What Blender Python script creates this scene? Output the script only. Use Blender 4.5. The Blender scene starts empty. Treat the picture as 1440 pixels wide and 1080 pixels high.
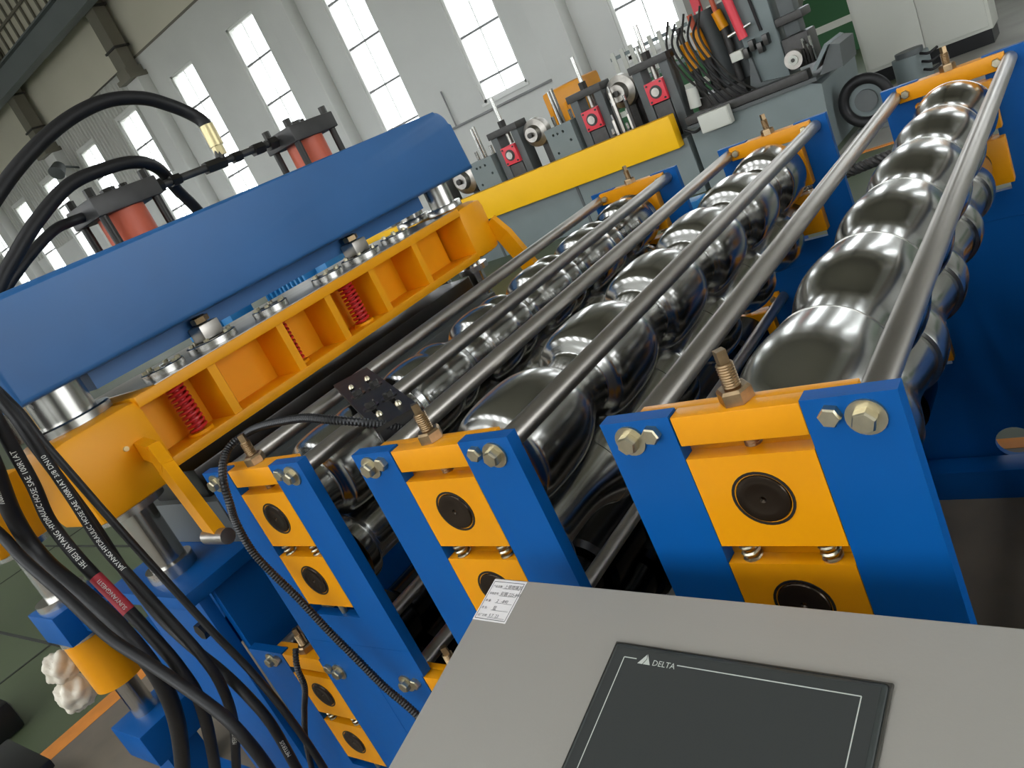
import bpy, bmesh, math, random
from mathutils import Vector, Matrix
random.seed(7)
S = bpy.context.scene
COL = S.collection
PI = math.pi

# ------------------------------------------------------------------ camera
cam = bpy.data.cameras.new('camera'); camo = bpy.data.objects.new('camera', cam); COL.objects.link(camo)
cam.sensor_fit = 'HORIZONTAL'; cam.sensor_width = 36.0; cam.lens = 36.0 * 1106.0 / 1440.0
cam.clip_start = 0.02; cam.clip_end = 300
YAW, PITCH, ROLL = -0.75065675, -0.29952771, 0.44669149
_f = Vector((math.sin(YAW) * math.cos(PITCH), math.cos(YAW) * math.cos(PITCH), math.sin(PITCH)))
_r0 = Vector((math.cos(YAW), -math.sin(YAW), 0)); _d0 = _f.cross(_r0)
_r = math.cos(ROLL) * _r0 + math.sin(ROLL) * _d0
_d = -math.sin(ROLL) * _r0 + math.cos(ROLL) * _d0
_m = Matrix((_r, -_d, -_f)).transposed().to_4x4(); _m.translation = Vector((0, 0, 1.55))
camo.matrix_world = _m
S.camera = camo
# ------------------------------------------------------------------ world, light, exposure
w = bpy.data.worlds.new('overcast_sky'); S.world = w; w.use_nodes = True
bg = w.node_tree.nodes['Background']; bg.inputs[0].default_value = (0.93, 0.97, 1.0, 1); bg.inputs[1].default_value = 4.5
S.view_settings.view_transform = 'Standard'; S.view_settings.look = 'None'
S.view_settings.gamma = 1.0; S.view_settings.use_curve_mapping = False
S.view_settings.exposure = 0.36
# all light is the overcast sky coming in through the windows, the gate and the roof openings
SKY_X = [-31.4, -24.2, -17.0, -9.8, -6.2, -2.6, 1.0, 4.6]
ROOF_Z = 12.6

# ------------------------------------------------------------------ materials
def lin(c):
    return tuple(((v / 255) / 12.92 if v / 255 <= 0.04045 else ((v / 255 + 0.055) / 1.055) ** 2.4) for v in c) + (1,)
MATS = {}
def mat(name, rgb, rough=0.5, metal=0.0, noise=0.0, nscale=8.0, bump=0.0, bscale=60.0, spec=0.5, coat=0.0, stretch=None, rgb2=None):
    m = bpy.data.materials.new(name); m.use_nodes = True; nt = m.node_tree; p = nt.nodes['Principled BSDF']
    p.inputs['Base Color'].default_value = lin(rgb); p.inputs['Roughness'].default_value = rough
    p.inputs['Metallic'].default_value = metal; p.inputs['Specular IOR Level'].default_value = spec
    p.inputs['Coat Weight'].default_value = coat; p.inputs['Coat Roughness'].default_value = 0.15
    tc = nt.nodes.new('ShaderNodeTexCoord'); mp = nt.nodes.new('ShaderNodeMapping')
    nt.links.new(tc.outputs['Object'], mp.inputs[0])
    if stretch: mp.inputs['Scale'].default_value = stretch
    n = nt.nodes.new('ShaderNodeTexNoise'); n.inputs['Scale'].default_value = nscale; n.inputs['Detail'].default_value = 4
    nt.links.new(mp.outputs[0], n.inputs['Vector'])
    if noise > 0 or rgb2:
        r = nt.nodes.new('ShaderNodeValToRGB'); c = lin(rgb)
        lo = lin(rgb2) if rgb2 else tuple(v * (1 - noise) for v in c[:3]) + (1,)
        r.color_ramp.elements[0].position = 0.35; r.color_ramp.elements[1].position = 0.65
        r.color_ramp.elements[0].color = lo; r.color_ramp.elements[1].color = c
        nt.links.new(n.outputs['Fac'], r.inputs[0]); nt.links.new(r.outputs[0], p.inputs['Base Color'])
        rr = nt.nodes.new('ShaderNodeMapRange'); rr.inputs['To Min'].default_value = max(0.02, rough - 0.06); rr.inputs['To Max'].default_value = min(1, rough + 0.08)
        nt.links.new(n.outputs['Fac'], rr.inputs[0]); nt.links.new(rr.outputs[0], p.inputs['Roughness'])
    if bump > 0:
        n2 = nt.nodes.new('ShaderNodeTexNoise'); n2.inputs['Scale'].default_value = bscale; n2.inputs['Detail'].default_value = 3
        nt.links.new(mp.outputs[0], n2.inputs['Vector'])
        b = nt.nodes.new('ShaderNodeBump'); b.inputs['Strength'].default_value = bump; b.inputs['Distance'].default_value = 0.01
        nt.links.new(n2.outputs['Fac'], b.inputs['Height']); nt.links.new(b.outputs[0], p.inputs['Normal'])
    MATS[name] = m
    return m
mat('blue_paint', (0, 84, 156), 0.42, noise=0.08, nscale=6, bump=0.03, bscale=30, spec=0.25)
mat('beam_blue', (52, 106, 164), 0.42, noise=0.12, nscale=4, bump=0.06, bscale=18)
mat('dark_blue', (14, 62, 124), 0.45, noise=0.15, nscale=5)
mat('yellow_paint', (232, 153, 4), 0.34, noise=0.06, nscale=7, bump=0.03, bscale=40, spec=0.4)
mat('amber_paint', (242, 162, 6), 0.40, noise=0.08, nscale=5, bump=0.05, bscale=25, spec=0.3)
mat('guard_yellow', (255, 196, 18), 0.45, noise=0.04, nscale=2, spec=0.3)
mat('chrome', (196, 195, 191), 0.19, 1.0, noise=0.06, nscale=5)
mat('bright_steel', (205, 203, 198), 0.24, 1.0, noise=0.12, nscale=10)
mat('rod_steel', (196, 190, 182), 0.38, 1.0, noise=0.25, nscale=14, stretch=(1, 0.12, 1))
mat('dark_steel', (78, 76, 74), 0.3, 1.0, noise=0.2, nscale=10)
mat('black_roller', (60, 60, 62), 0.22, 1.0)
mat('zinc_bolt', (205, 196, 170), 0.3, 1.0, noise=0.15, nscale=60)
mat('bronze_thread', (176, 150, 116), 0.34, 1.0, noise=0.25, nscale=80)
mat('cap_brown', (62, 52, 42), 0.22, 0.7, noise=0.2, nscale=30)
mat('black_rubber', (26, 25, 26), 0.5, noise=0.25, nscale=40, spec=0.4)
mat('black_plastic', (24, 24, 26), 0.38)
mat('black_oxide', (52, 50, 47), 0.42, 0.6, noise=0.15, nscale=30)
mat('red_spring', (196, 38, 40), 0.4)
mat('red_cylinder', (206, 96, 66), 0.5, noise=0.1)
mat('grey_paint', (122, 132, 132), 0.5, noise=0.08, nscale=3)
mat('grey_dark', (88, 92, 92), 0.5, noise=0.15, nscale=6)
mat('grey_oily', (72, 70, 68), 0.45, 0.3, noise=0.3, nscale=14)
mat('red_block', (226, 62, 76), 0.45)
mat('light_blue', (30, 118, 178), 0.45, noise=0.1)
mat('cabinet_white', (206, 206, 196), 0.5, noise=0.03, nscale=2)
mat('console_grey', (154, 150, 142), 0.48, noise=0.02, nscale=6, bump=0.02, bscale=300)
mat('screen_bezel', (58, 62, 60), 0.45)
mat('screen_glass', (62, 64, 63), 0.12, spec=0.35)
mat('screen_edge', (66, 63, 56), 0.5)
mat('print_white', (190, 194, 186), 0.6)
mat('print_black', (40, 40, 44), 0.7)
mat('label_paper', (226, 222, 220), 0.6)
mat('hose_print', (215, 215, 208), 0.6)
mat('red_tag', (176, 52, 62), 0.55)
mat('brass_fitting', (216, 200, 150), 0.35, 0.4)
mat('wall_plaster', (226, 226, 222), 0.85, noise=0.06, nscale=0.6)
mat('wall_panel', (228, 222, 204), 0.8, noise=0.08, nscale=0.3)
mat('steel_frame', (132, 127, 114), 0.6, noise=0.12, nscale=0.8)
mat('girder_grey', (124, 130, 132), 0.6, noise=0.1, nscale=0.6)
mat('roof_sheet', (170, 166, 154), 0.8, noise=0.06, nscale=0.5)
mat('window_white', (236, 236, 232), 0.5)
mat('window_bar', (150, 150, 150), 0.5)
mat('floor_green', (84, 94, 68), 0.42, rgb2=(70, 79, 57), nscale=0.9)
mat('floor_tan', (132, 120, 104), 0.7, rgb2=(112, 102, 90), nscale=3)
mat('floor_grey', (150, 148, 140), 0.6, rgb2=(132, 130, 124), nscale=1.2)
mat('dado_green', (54, 106, 66), 0.6)
mat('line_white', (226, 228, 216), 0.6)
mat('line_orange', (226, 140, 52), 0.6, noise=0.2, nscale=9)
mat('joint_dark', (44, 46, 40), 0.9)
mat('plastic_bag', (222, 214, 196), 0.35, noise=0.1, nscale=20)
def glass_mat():
    m = bpy.data.materials.new('window_pane'); m.use_nodes = True; nt = m.node_tree; nt.nodes.clear()
    out = nt.nodes.new('ShaderNodeOutputMaterial'); mx = nt.nodes.new('ShaderNodeMixShader'); mx.inputs[0].default_value = 0.08
    t = nt.nodes.new('ShaderNodeBsdfTransparent'); t.inputs[0].default_value = (0.97, 0.98, 0.98, 1)
    g = nt.nodes.new('ShaderNodeBsdfGlossy'); g.inputs['Roughness'].default_value = 0.1
    nt.links.new(t.outputs[0], mx.inputs[1]); nt.links.new(g.outputs[0], mx.inputs[2]); nt.links.new(mx.outputs[0], out.inputs[0])
    MATS['window_pane'] = m
glass_mat()
def corrugated_mat():
    m = mat('corrugated_sheet', (200, 200, 194), 0.7); nt = m.node_tree; p = nt.nodes['Principled BSDF']
    tc = [n for n in nt.nodes if n.type == 'TEX_COORD'][0]
    wv = nt.nodes.new('ShaderNodeTexWave'); wv.inputs['Scale'].default_value = 1.4; wv.bands_direction = 'X'
    nt.links.new(tc.outputs['Object'], wv.inputs['Vector'])
    b = nt.nodes.new('ShaderNodeBump'); b.inputs['Strength'].default_value = 1.0; b.inputs['Distance'].default_value = 0.05
    nt.links.new(wv.outputs['Fac'], b.inputs['Height']); nt.links.new(b.outputs[0], p.inputs['Normal'])
corrugated_mat()

# ------------------------------------------------------------------ mesh helpers
class MB:
    def __init__(s): s.bm = bmesh.new()
    def _xf(s, vs, M):
        for v in vs: v.co = M @ v.co
    def box(s, x0, x1, y0, y1, z0, z1, bev=0.0, seg=2):
        r = bmesh.ops.create_cube(s.bm, size=1.0); vs = r['verts']
        for v in vs:
            v.co = Vector(((x0 + x1) / 2 + v.co.x * (x1 - x0), (y0 + y1) / 2 + v.co.y * (y1 - y0), (z0 + z1) / 2 + v.co.z * (z1 - z0)))
        if bev > 0:
            es = list({e for v in vs for e in v.link_edges})
            bmesh.ops.bevel(s.bm, geom=es, offset=bev, segments=seg, profile=0.6, affect='EDGES')
        return s
    def obox(s, c, ax, ay, az, hx, hy, hz):
        c = Vector(c); r = bmesh.ops.create_cube(s.bm, size=2.0)
        for v in r['verts']: v.co = c + Vector(ax) * hx * v.co.x + Vector(ay) * hy * v.co.y + Vector(az) * hz * v.co.z
        return s
    def cyl(s, p0, p1, r0, r1=None, n=24, caps=True):
        p0 = Vector(p0); p1 = Vector(p1); r1 = r0 if r1 is None else r1
        ax = (p1 - p0); L = ax.length; q = ax.to_track_quat('Z', 'Y').to_matrix()
        rings = []
        for p, r in ((p0, r0), (p1, r1)):
            rings.append([s.bm.verts.new(p + q @ Vector((r * math.cos(2 * PI * k / n), r * math.sin(2 * PI * k / n), 0))) for k in range(n)])
        for k in range(n):
            s.bm.faces.new((rings[0][k], rings[0][(k + 1) % n], rings[1][(k + 1) % n], rings[1][k]))
        if caps:
            s.bm.faces.new(rings[0][::-1]); s.bm.faces.new(rings[1])
        return s
    def lathe(s, prof, o, axis, n=32, closed=False):
        # prof: (distance along axis, radius)
        o = Vector(o); q = Vector(axis).to_track_quat('Z', 'Y').to_matrix(); rings = []
        for d, r in prof:
            rings.append([s.bm.verts.new(o + q @ Vector((r * math.cos(2 * PI * k / n), r * math.sin(2 * PI * k / n), d))) for k in range(n)])
        for a, b in zip(rings[:-1], rings[1:]):
            for k in range(n): s.bm.faces.new((a[k], a[(k + 1) % n], b[(k + 1) % n], b[k]))
        if closed:
            a, b = rings[-1], rings[0]
            for k in range(n): s.bm.faces.new((a[k], a[(k + 1) % n], b[(k + 1) % n], b[k]))
        else:
            s.bm.faces.new(rings[0][::-1]); s.bm.faces.new(rings[-1])
        return s
    def prism(s, poly, axis, a, b):
        # poly in the two other axes (cyclic order), extruded from a to b along axis
        def P(u, v, t):
            return {'x': (t, u, v), 'y': (u, t, v), 'z': (u, v, t)}[axis]
        A = [s.bm.verts.new(P(u, v, a)) for u, v in poly]; B = [s.bm.verts.new(P(u, v, b)) for u, v in poly]
        n = len(poly); s.bm.faces.new(A); s.bm.faces.new(B[::-1])
        for k in range(n): s.bm.faces.new((A[k], A[(k + 1) % n], B[(k + 1) % n], B[k]))
        return s
    def tube(s, pts, r, n=12, sub=1, caps=True):
        pts = spline(pts, sub) if sub > 1 else [Vector(p) for p in pts]
        T = []
        for i in range(len(pts)):
            a = pts[max(0, i - 1)]; b = pts[min(len(pts) - 1, i + 1)]; T.append((b - a).normalized())
        up = Vector((0, 0, 1)) if abs(T[0].z) < 0.9 else Vector((1, 0, 0))
        N = (up - T[0] * up.dot(T[0])).normalized(); rings = []
        for i, p in enumerate(pts):
            N = (N - T[i] * N.dot(T[i])).normalized(); Bn = T[i].cross(N)
            rr = r[i] if isinstance(r, (list, tuple)) else r
            rings.append([s.bm.verts.new(p + N * rr * math.cos(2 * PI * k / n) + Bn * rr * math.sin(2 * PI * k / n)) for k in range(n)])
        for a, b in zip(rings[:-1], rings[1:]):
            for k in range(n): s.bm.faces.new((a[k], a[(k + 1) % n], b[(k + 1) % n], b[k]))
        if caps: s.bm.faces.new(rings[0][::-1]); s.bm.faces.new(rings[-1])
        return s
    def helix(s, o, axis, R, L, turns, r, n=8, per=20):
        o = Vector(o); q = Vector(axis).to_track_quat('Z', 'Y').to_matrix()
        k = int(turns * per)
        return s.tube([o + q @ Vector((R * math.cos(2 * PI * i / per), R * math.sin(2 * PI * i / per), L * i / k)) for i in range(k + 1)], r, n)
    def mesh(s, name, m, ang=35):
        bmesh.ops.recalc_face_normals(s.bm, faces=s.bm.faces)
        me = bpy.data.meshes.new(name); s.bm.to_mesh(me); s.bm.free()
        me.materials.append(MATS[m])
        for p in me.polygons: p.use_smooth = True
        me.set_sharp_from_angle(angle=math.radians(ang))
        return me
    def out(s, name, m, parent=None, ang=35):
        return link(name, s.mesh(name, m, ang), parent)
def spline(pts, sub):
    P = [Vector(p) for p in pts]; P = [P[0] * 2 - P[1]] + P + [P[-1] * 2 - P[-2]]; R = []
    for i in range(1, len(P) - 2):
        a, b, c, d = P[i - 1:i + 3]
        for k in range(sub):
            t = k / sub
            R.append(0.5 * ((2 * b) + (c - a) * t + (2 * a - 5 * b + 4 * c - d) * t * t + (3 * b - a - 3 * c + d) * t ** 3))
    R.append(P[-2]); return R
def link(name, me, parent=None, loc=None):
    o = bpy.data.objects.new(name, me); COL.objects.link(o)
    if parent: o.parent = parent
    if loc: o.location = loc
    return o
def tag(o, label, cat, group=None, kind=None):
    o['label'] = label; o['category'] = cat
    if group: o['group'] = group
    if kind: o['kind'] = kind
    return o
def thing(name, label, cat, loc=(0, 0, 0), group=None):
    o = bpy.data.objects.new(name, None); COL.objects.link(o); o.location = loc; o.empty_display_size = 0.05
    return tag(o, label, cat, group)
def struct(o): o['kind'] = 'structure'; return o
def children(o): return [c for c in COL.objects if c.parent == o]
KIDS = {}
def copy_tree(o, parent=None):
    c = o.copy(); COL.objects.link(c); c.parent = parent
    for ch in list(o.children): copy_tree(ch, c)
    return c
def text_mesh(s, size, m, ext=0.0, align='LEFT'):
    cu = bpy.data.curves.new('t', 'FONT'); cu.body = s; cu.size = size; cu.extrude = ext; cu.align_x = align; cu.resolution_u = 2
    o = bpy.data.objects.new('t', cu); COL.objects.link(o)
    dg = bpy.context.evaluated_depsgraph_get(); me = bpy.data.meshes.new_from_object(o.evaluated_get(dg))
    bpy.data.objects.remove(o); bpy.data.curves.remove(cu)
    me.materials.clear(); me.materials.append(MATS[m]); return me
def cut_hole(poly_outer, hole, axis, a, b, name, m, parent=None):
    # plate with a slit to the hole (outer polygon + inner polygon joined by filling)
    bm = bmesh.new()
    def P(u, v, t): return {'x': (t, u, v), 'y': (u, t, v), 'z': (u, v, t)}[axis]
    es = []
    for poly in [poly_outer] + hole:
        vs = [bm.verts.new(P(u, v, a)) for u, v in poly]
        es += [bm.edges.new((vs[i], vs[(i + 1) % len(vs)])) for i in range(len(vs))]
    r = bmesh.ops.triangle_fill(bm, use_beauty=True, use_dissolve=False, edges=es)
    fs = [g for g in r['geom'] if isinstance(g, bmesh.types.BMFace)]
    e = bmesh.ops.extrude_face_region(bm, geom=fs)
    d = Vector(P(0, 0, b)) - Vector(P(0, 0, a))
    for g in e['geom']:
        if isinstance(g, bmesh.types.BMVert): g.co += d
    b_ = MB(); b_.bm.free(); b_.bm = bm
    return b_.out(name, m, parent)
def circ(cx, cy, r, n=24): return [(cx + r * math.cos(2 * PI * k / n), cy + r * math.sin(2 * PI * k / n)) for k in range(n)]
def hexpts(r, rot=0): return [(r * math.cos(PI / 3 * k + rot), r * math.sin(PI / 3 * k + rot)) for k in range(6)]
def hex_mesh(name, r, h, m, axis='y', rot=0.2):
    # hexagon head standing out along -axis (y) or +axis (z)
    b = MB(); q = hexpts(r, rot); c = 0.86
    if axis == 'y': lv = ((0, 1), (-h * 0.8, 1), (-h, c))
    else: lv = ((0, 1), (h * 0.8, 1), (h, c))
    rings = []
    for t, k in lv:
        rings.append([b.bm.verts.new((u * k, t, v * k) if axis == 'y' else (u * k, v * k, t)) for u, v in q])
    for a, d in zip(rings[:-1], rings[1:]):
        for k in range(6): b.bm.faces.new((a[k], a[(k + 1) % 6], d[(k + 1) % 6], d[k]))
    b.bm.faces.new(rings[0]); b.bm.faces.new(rings[-1])
    return b.mesh(name, m, 20)
def thread_prof(L, r, pitch=0.003, depth=0.0012):
    p = []; d = 0.0
    while d < L:
        p += [(d, r - depth), (d + pitch * 0.5, r)]; d += pitch
    p.append((L, r - depth)); return p

# ================================================================== THE HALL
XW0, XW1 = -46.0, 10.0
YF, YN = 16.0, -9.0
# floor
struct(MB().box(XW0, XW1, YN, YF, -0.3, 0.0).out('floor', 'floor_green'))
struct(MB().box(-150, 110, -110, 120, -0.5, -0.3005).out('ground', 'floor_grey'))
fl = bpy.data.objects['floor']
def strip(name, m, x0, x1, y0, y1, h=0.002): return MB().box(x0, x1, y0, y1, -0.001, h).out(name, m, fl)
strip('concrete_patch', 'floor_tan', -3.84, 4.0, -4.0, 2.44, 0.003)
strip('concrete_patch', 'floor_grey', -2.2, 9.5, 7.46, 15.9, 0.002)
strip('painted_stripe', 'line_orange', -3.97, -3.84, -4.0, 2.50, 0.004)
strip('painted_stripe', 'line_orange', -3.84, 4.0, 7.36, 7.44, 0.004)
strip('painted_stripe', 'line_orange', -3.84, 4.0, 2.44, 2.50, 0.004)
for k, yy in enumerate((0.15, 1.05, 1.95, 2.9)): strip('floor_joint', 'joint_dark', -14, -3.98, yy, yy + 0.02, 0.003)
for xx in (-5.2, -7.4): strip('floor_joint', 'joint_dark', xx, xx + 0.02, -4, 4, 0.003)

# wall with window openings
BAYS = [-12.8 - 7.2 * k for k in range(-2, 5)]
WIN = []
for b in BAYS: WIN += [b - 1.68, b + 1.68]
WIN = sorted(WIN); WW = 1.34; WZ0, WZ1, EAVE = 2.05, 6.88, 7.95
LOWX = -7.28                                 # this window reaches lower
WL = 1.52
mb = MB()
mb.box(XW0, LOWX - WW / 2, YF, YF + 0.35, 0, WZ0); mb.box(LOWX - WW / 2, LOWX + WW / 2, YF, YF + 0.35, 0, WL); mb.box(LOWX + WW / 2, XW1, YF, YF + 0.35, 0, WZ0); mb.box(XW0, XW1, YF, YF + 0.35, WZ1, EAVE)
edges = [XW0] + [e for c in WIN for e in (c - WW / 2, c + WW / 2)] + [XW1]
for a, b in zip(edges[::2], edges[1::2]): mb.box(a, b, YF, YF + 0.35, WZ0, WZ1)
wall = struct(mb.out('wall_back', 'wall_plaster'))
MB().box(-9.0, XW1, YF - 0.012, YF, 0, 1.15).out('dado', 'dado_green', wall)
MB().box(-9.0, XW1, YF - 0.02, YF - 0.012, 0.5, 0.62).out('dado_stripe', 'line_white', wall)
# corrugated cladding sheets above and between the far windows
for a, b in ((-45.5, -41.9), (-41.2, -37.9), (-37.3, -34.7)):
    pass
for bx in (-27.2, -34.4, -41.6):
    MB().box(bx - 3.1, bx + 3.1, YF - 0.03, YF, WZ1 + 0.12, EAVE).out('cladding_sheet', 'corrugated_sheet', wall)
    for a, b in ((bx - 3.1, bx - 2.45), (bx - 0.92, bx + 0.92), (bx + 2.45, bx + 3.1)):
        MB().box(a, b, YF - 0.03, YF, 4.6, WZ1 + 0.12).out('cladding_sheet', 'corrugated_sheet', wall)
MB().box(XW0, XW1, YF + 0.1, YF + 0.3, EAVE, ROOF_Z).out('upper_panel', 'wall_panel', wall)
MB().box(XW0, XW1, YF - 0.03, YF + 0.1, EAVE - 0.03, EAVE + 0.03).out('eave_line', 'steel_frame', wall)
# windows: frame, bars, panes
BARS = [5.81, 4.68, 3.56, 2.52]
pane_me = {}
for i, c in enumerate(WIN):
    WZ0 = WL if abs(c - LOWX) < 0.1 else 2.05
    wo = bpy.data.objects.new('window_%d' % (i + 1), None); COL.objects.link(wo); wo.location = (c, YF, WZ0); struct(wo)
    h = WZ1 - WZ0; f = 0.07
    fm = MB().box(-WW / 2, -WW / 2 + f, 0.04, 0.16, 0, h).box(WW / 2 - f, WW / 2, 0.04, 0.16, 0, h).box(-WW / 2, WW / 2, 0.04, 0.16, 0, f).box(-WW / 2, WW / 2, 0.04, 0.16, h - f, h)
    fm.out('window_frame', 'window_white', wo)
    MB().box(-WW / 2 - 0.05, WW / 2 + 0.05, -0.06, 0.1, -0.06, 0.0).out('window_sill', 'window_white', wo)
    for z in BARS: MB().box(-WW / 2 + f, WW / 2 - f, 0.07, 0.13, z - WZ0 - 0.025, z - WZ0 + 0.025).out('glazing_bar', 'window_bar', wo)
    MB().box(-0.012, 0.012, 0.08, 0.12, f, h - f).out('glazing_bar', 'window_white', wo)
    zs = [WZ0 + f] + BARS[::-1] + [WZ1 - f]
    for z0, z1 in zip(zs[:-1], zs[1:]):
        for x0, x1 in ((-WW / 2 + f, -0.012), (0.012, WW / 2 - f)):
            k = round(z1 - z0, 3)
            if k not in pane_me: pane_me[k] = MB().box(0, x1 - x0, 0.097, 0.103, 0, z1 - z0).mesh('pane', 'window_pane')
            link('pane', pane_me[k], wo, (x0, 0, z0 - WZ0))
# columns along the wall, with corbels, and the crane girder above
for k, xc in enumerate([-9.2 - 7.2 * j for j in range(-2, 6)]):
    struct(MB().box(xc - 0.38, xc + 0.38, YF - 0.42, YF, 0, 7.35, 0.02).out('trim_%d' % (k + 1), 'wall_plaster'))
    col = thing('steel_column', 'brown steel column stub on corbel above the plastered pier', 'column', (xc, YF - 0.3, 7.35), 'steel columns along the window wall')
    MB().box(-0.27, 0.27, -0.22, 0.2, 0.3505, ROOF_Z - 7.36).out('shaft', 'steel_frame', col)
    MB().box(-0.42, 0.42, -0.35, 0.28, 0, 0.14).box(-0.3, 0.3, -0.3, 0.28, 0.14, 0.35).out('corbel', 'steel_frame', col)
    for z in (0.95, 2.2): MB().box(-0.34, 0.34, -0.26, 0.26, z, z + 0.06).out('splice_plate', 'grey_oily', col)
bar_me = MB().box(-0.045, 0.045, 0, 0.06, 0, 2.1).mesh('upright_bar', 'steel_frame')
gl = thing('clerestory_grille', 'row of thin dark upright bars high on the wall above the girder', 'grille', (-26.5, YF + 0.03, 10.35))
MB().box(-8, 8, -0.06, 0.0, 1.16, 1.24).out('rail', 'steel_frame', gl)
for k in range(30): link('upright_bar', bar_me, gl, (-7.8 + 0.53 * k, 0, 0))
gi = thing('crane_girder', 'dark grey crane runway girder running along the upper wall', 'girder', (-18, 15.2, 9.56))
MB().box(-27, 27, -0.02, 0.02, 0, 0.70).out('web', 'girder_grey', gi)
MB().box(-27, 27, -0.2, 0.2, -0.05, 0.0).out('flange', 'girder_grey', gi)
MB().box(-27, 27, -0.2, 0.2, 0.70, 0.75).out('flange', 'girder_grey', gi)
# roof with skylight openings, purlins
mb = MB()
def roof_band(y0, y1, cs, hw):
    xs = [XW0] + [e for c in cs for e in (c - hw, c + hw)] + [XW1]
    for a, b in zip(xs[::2], xs[1::2]): mb.box(a, b, y0, y1, ROOF_Z, ROOF_Z + 0.15)
roof_band(YN, -8.3, [], 0); roof_band(-8.3, -0.7, SKY_X, 0.67); roof_band(-0.7, 0.45, [], 0); roof_band(0.45, YF + 0.3, [], 0)
ceil = struct(mb.out('ceiling', 'roof_sheet'))
for k in range(70):
    MB().box(XW0 + 0.8 * k, XW0 + 0.8 * k + 0.09, 12.2, 15.9, ROOF_Z - 0.2, ROOF_Z).out('purlin', 'steel_frame', ceil)
for yy in (12.6, 14.4): MB().box(XW0, XW1, yy, yy + 0.1, ROOF_Z - 0.34, ROOF_Z - 0.2).out('purlin', 'steel_frame', ceil)
# remaining walls of the hall (not in view; they shade the light as in the hall)
mb = MB(); mb.box(XW0, XW1, YN - 0.3, YN, 0, 2.0); mb.box(XW0, XW1, YN - 0.3, YN, 6.9, ROOF_Z)
ed = [XW0] + [e for c in WIN for e in (c - 1.3, c + 1.3)] + [XW1]
for a, b in zip(ed[::2], ed[1::2]): mb.box(a, b, YN - 0.3, YN, 2.0, 6.9)
struct(mb.out('wall_front', 'wall_plaster'))
struct(MB().box(XW0 - 0.3, XW0, YN, YF, 0, ROOF_Z).out('wall_left', 'wall_plaster'))
struct(MB().box(XW1, XW1 + 0.3, YN, -2, 0, ROOF_Z).box(XW1, XW1 + 0.3, 6.5, YF, 0, ROOF_Z).box(XW1, XW1 + 0.3, -2, 6.5, 4.8, ROOF_Z).out('wall_right', 'wall_plaster'))

# ================================================================== ROLL FORMING MACHINE
UC = [-0.354, -0.812, -1.272]             # stand centres, upper deck
LC = [-0.592, -1.050, -1.510, -0.134]             # stand centres, lower deck
Y0, Y1 = 0.650, 2.277                     # outer faces of the two sides are Y0 and Y1 + plate
TH = 0.020
HW, SW = 0.158, 0.0705                    # half width of a stand, half width of its slot
ZT, ZS = 1.2065, 0.80                     # top of posts, bottom end of the upper plate
bolt_me = hex_mesh('hex_bolt', 0.0118, 0.012, 'zinc_bolt')
bolt_s = hex_mesh('hex_bolt', 0.0108, 0.010, 'zinc_bolt')
wash_me = MB().lathe([(0, 0.008), (0, 0.0185), (0.003, 0.0185), (0.003, 0.008)], (0, 0, 0), (0, -1, 0), 24, closed=True).mesh('washer', 'zinc_bolt')
nut_me = hex_mesh('nut', 0.0185, 0.016, 'bronze_thread', 'z')
spring_me = MB().helix((0, 0, 0), (0, 0, 1), 0.0095, 0.026, 3.2, 0.0024, 6, 12).mesh('spring', 'zinc_bolt')
hub_me = MB().lathe([(-0.02, 0.030), (0.004, 0.030), (0.0075, 0.028), (0.0085, 0.022), (0.0075, 0.018), (0.0075, 0.004), (0.005, 0.002)], (0, 0, 0), (0, -1, 0), 32).mesh('shaft_end', 'cap_brown')
gap_shade_me = MB().lathe([(-0.01, 0.0335), (0.001, 0.0335), (0.001, 0.0305), (-0.01, 0.0305)], (0, 0, 0), (0, -1, 0), 32, closed=True).mesh('bore_gap_shade', 'black_rubber')  # black ring paints in the shade of the gap around the shaft end
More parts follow.
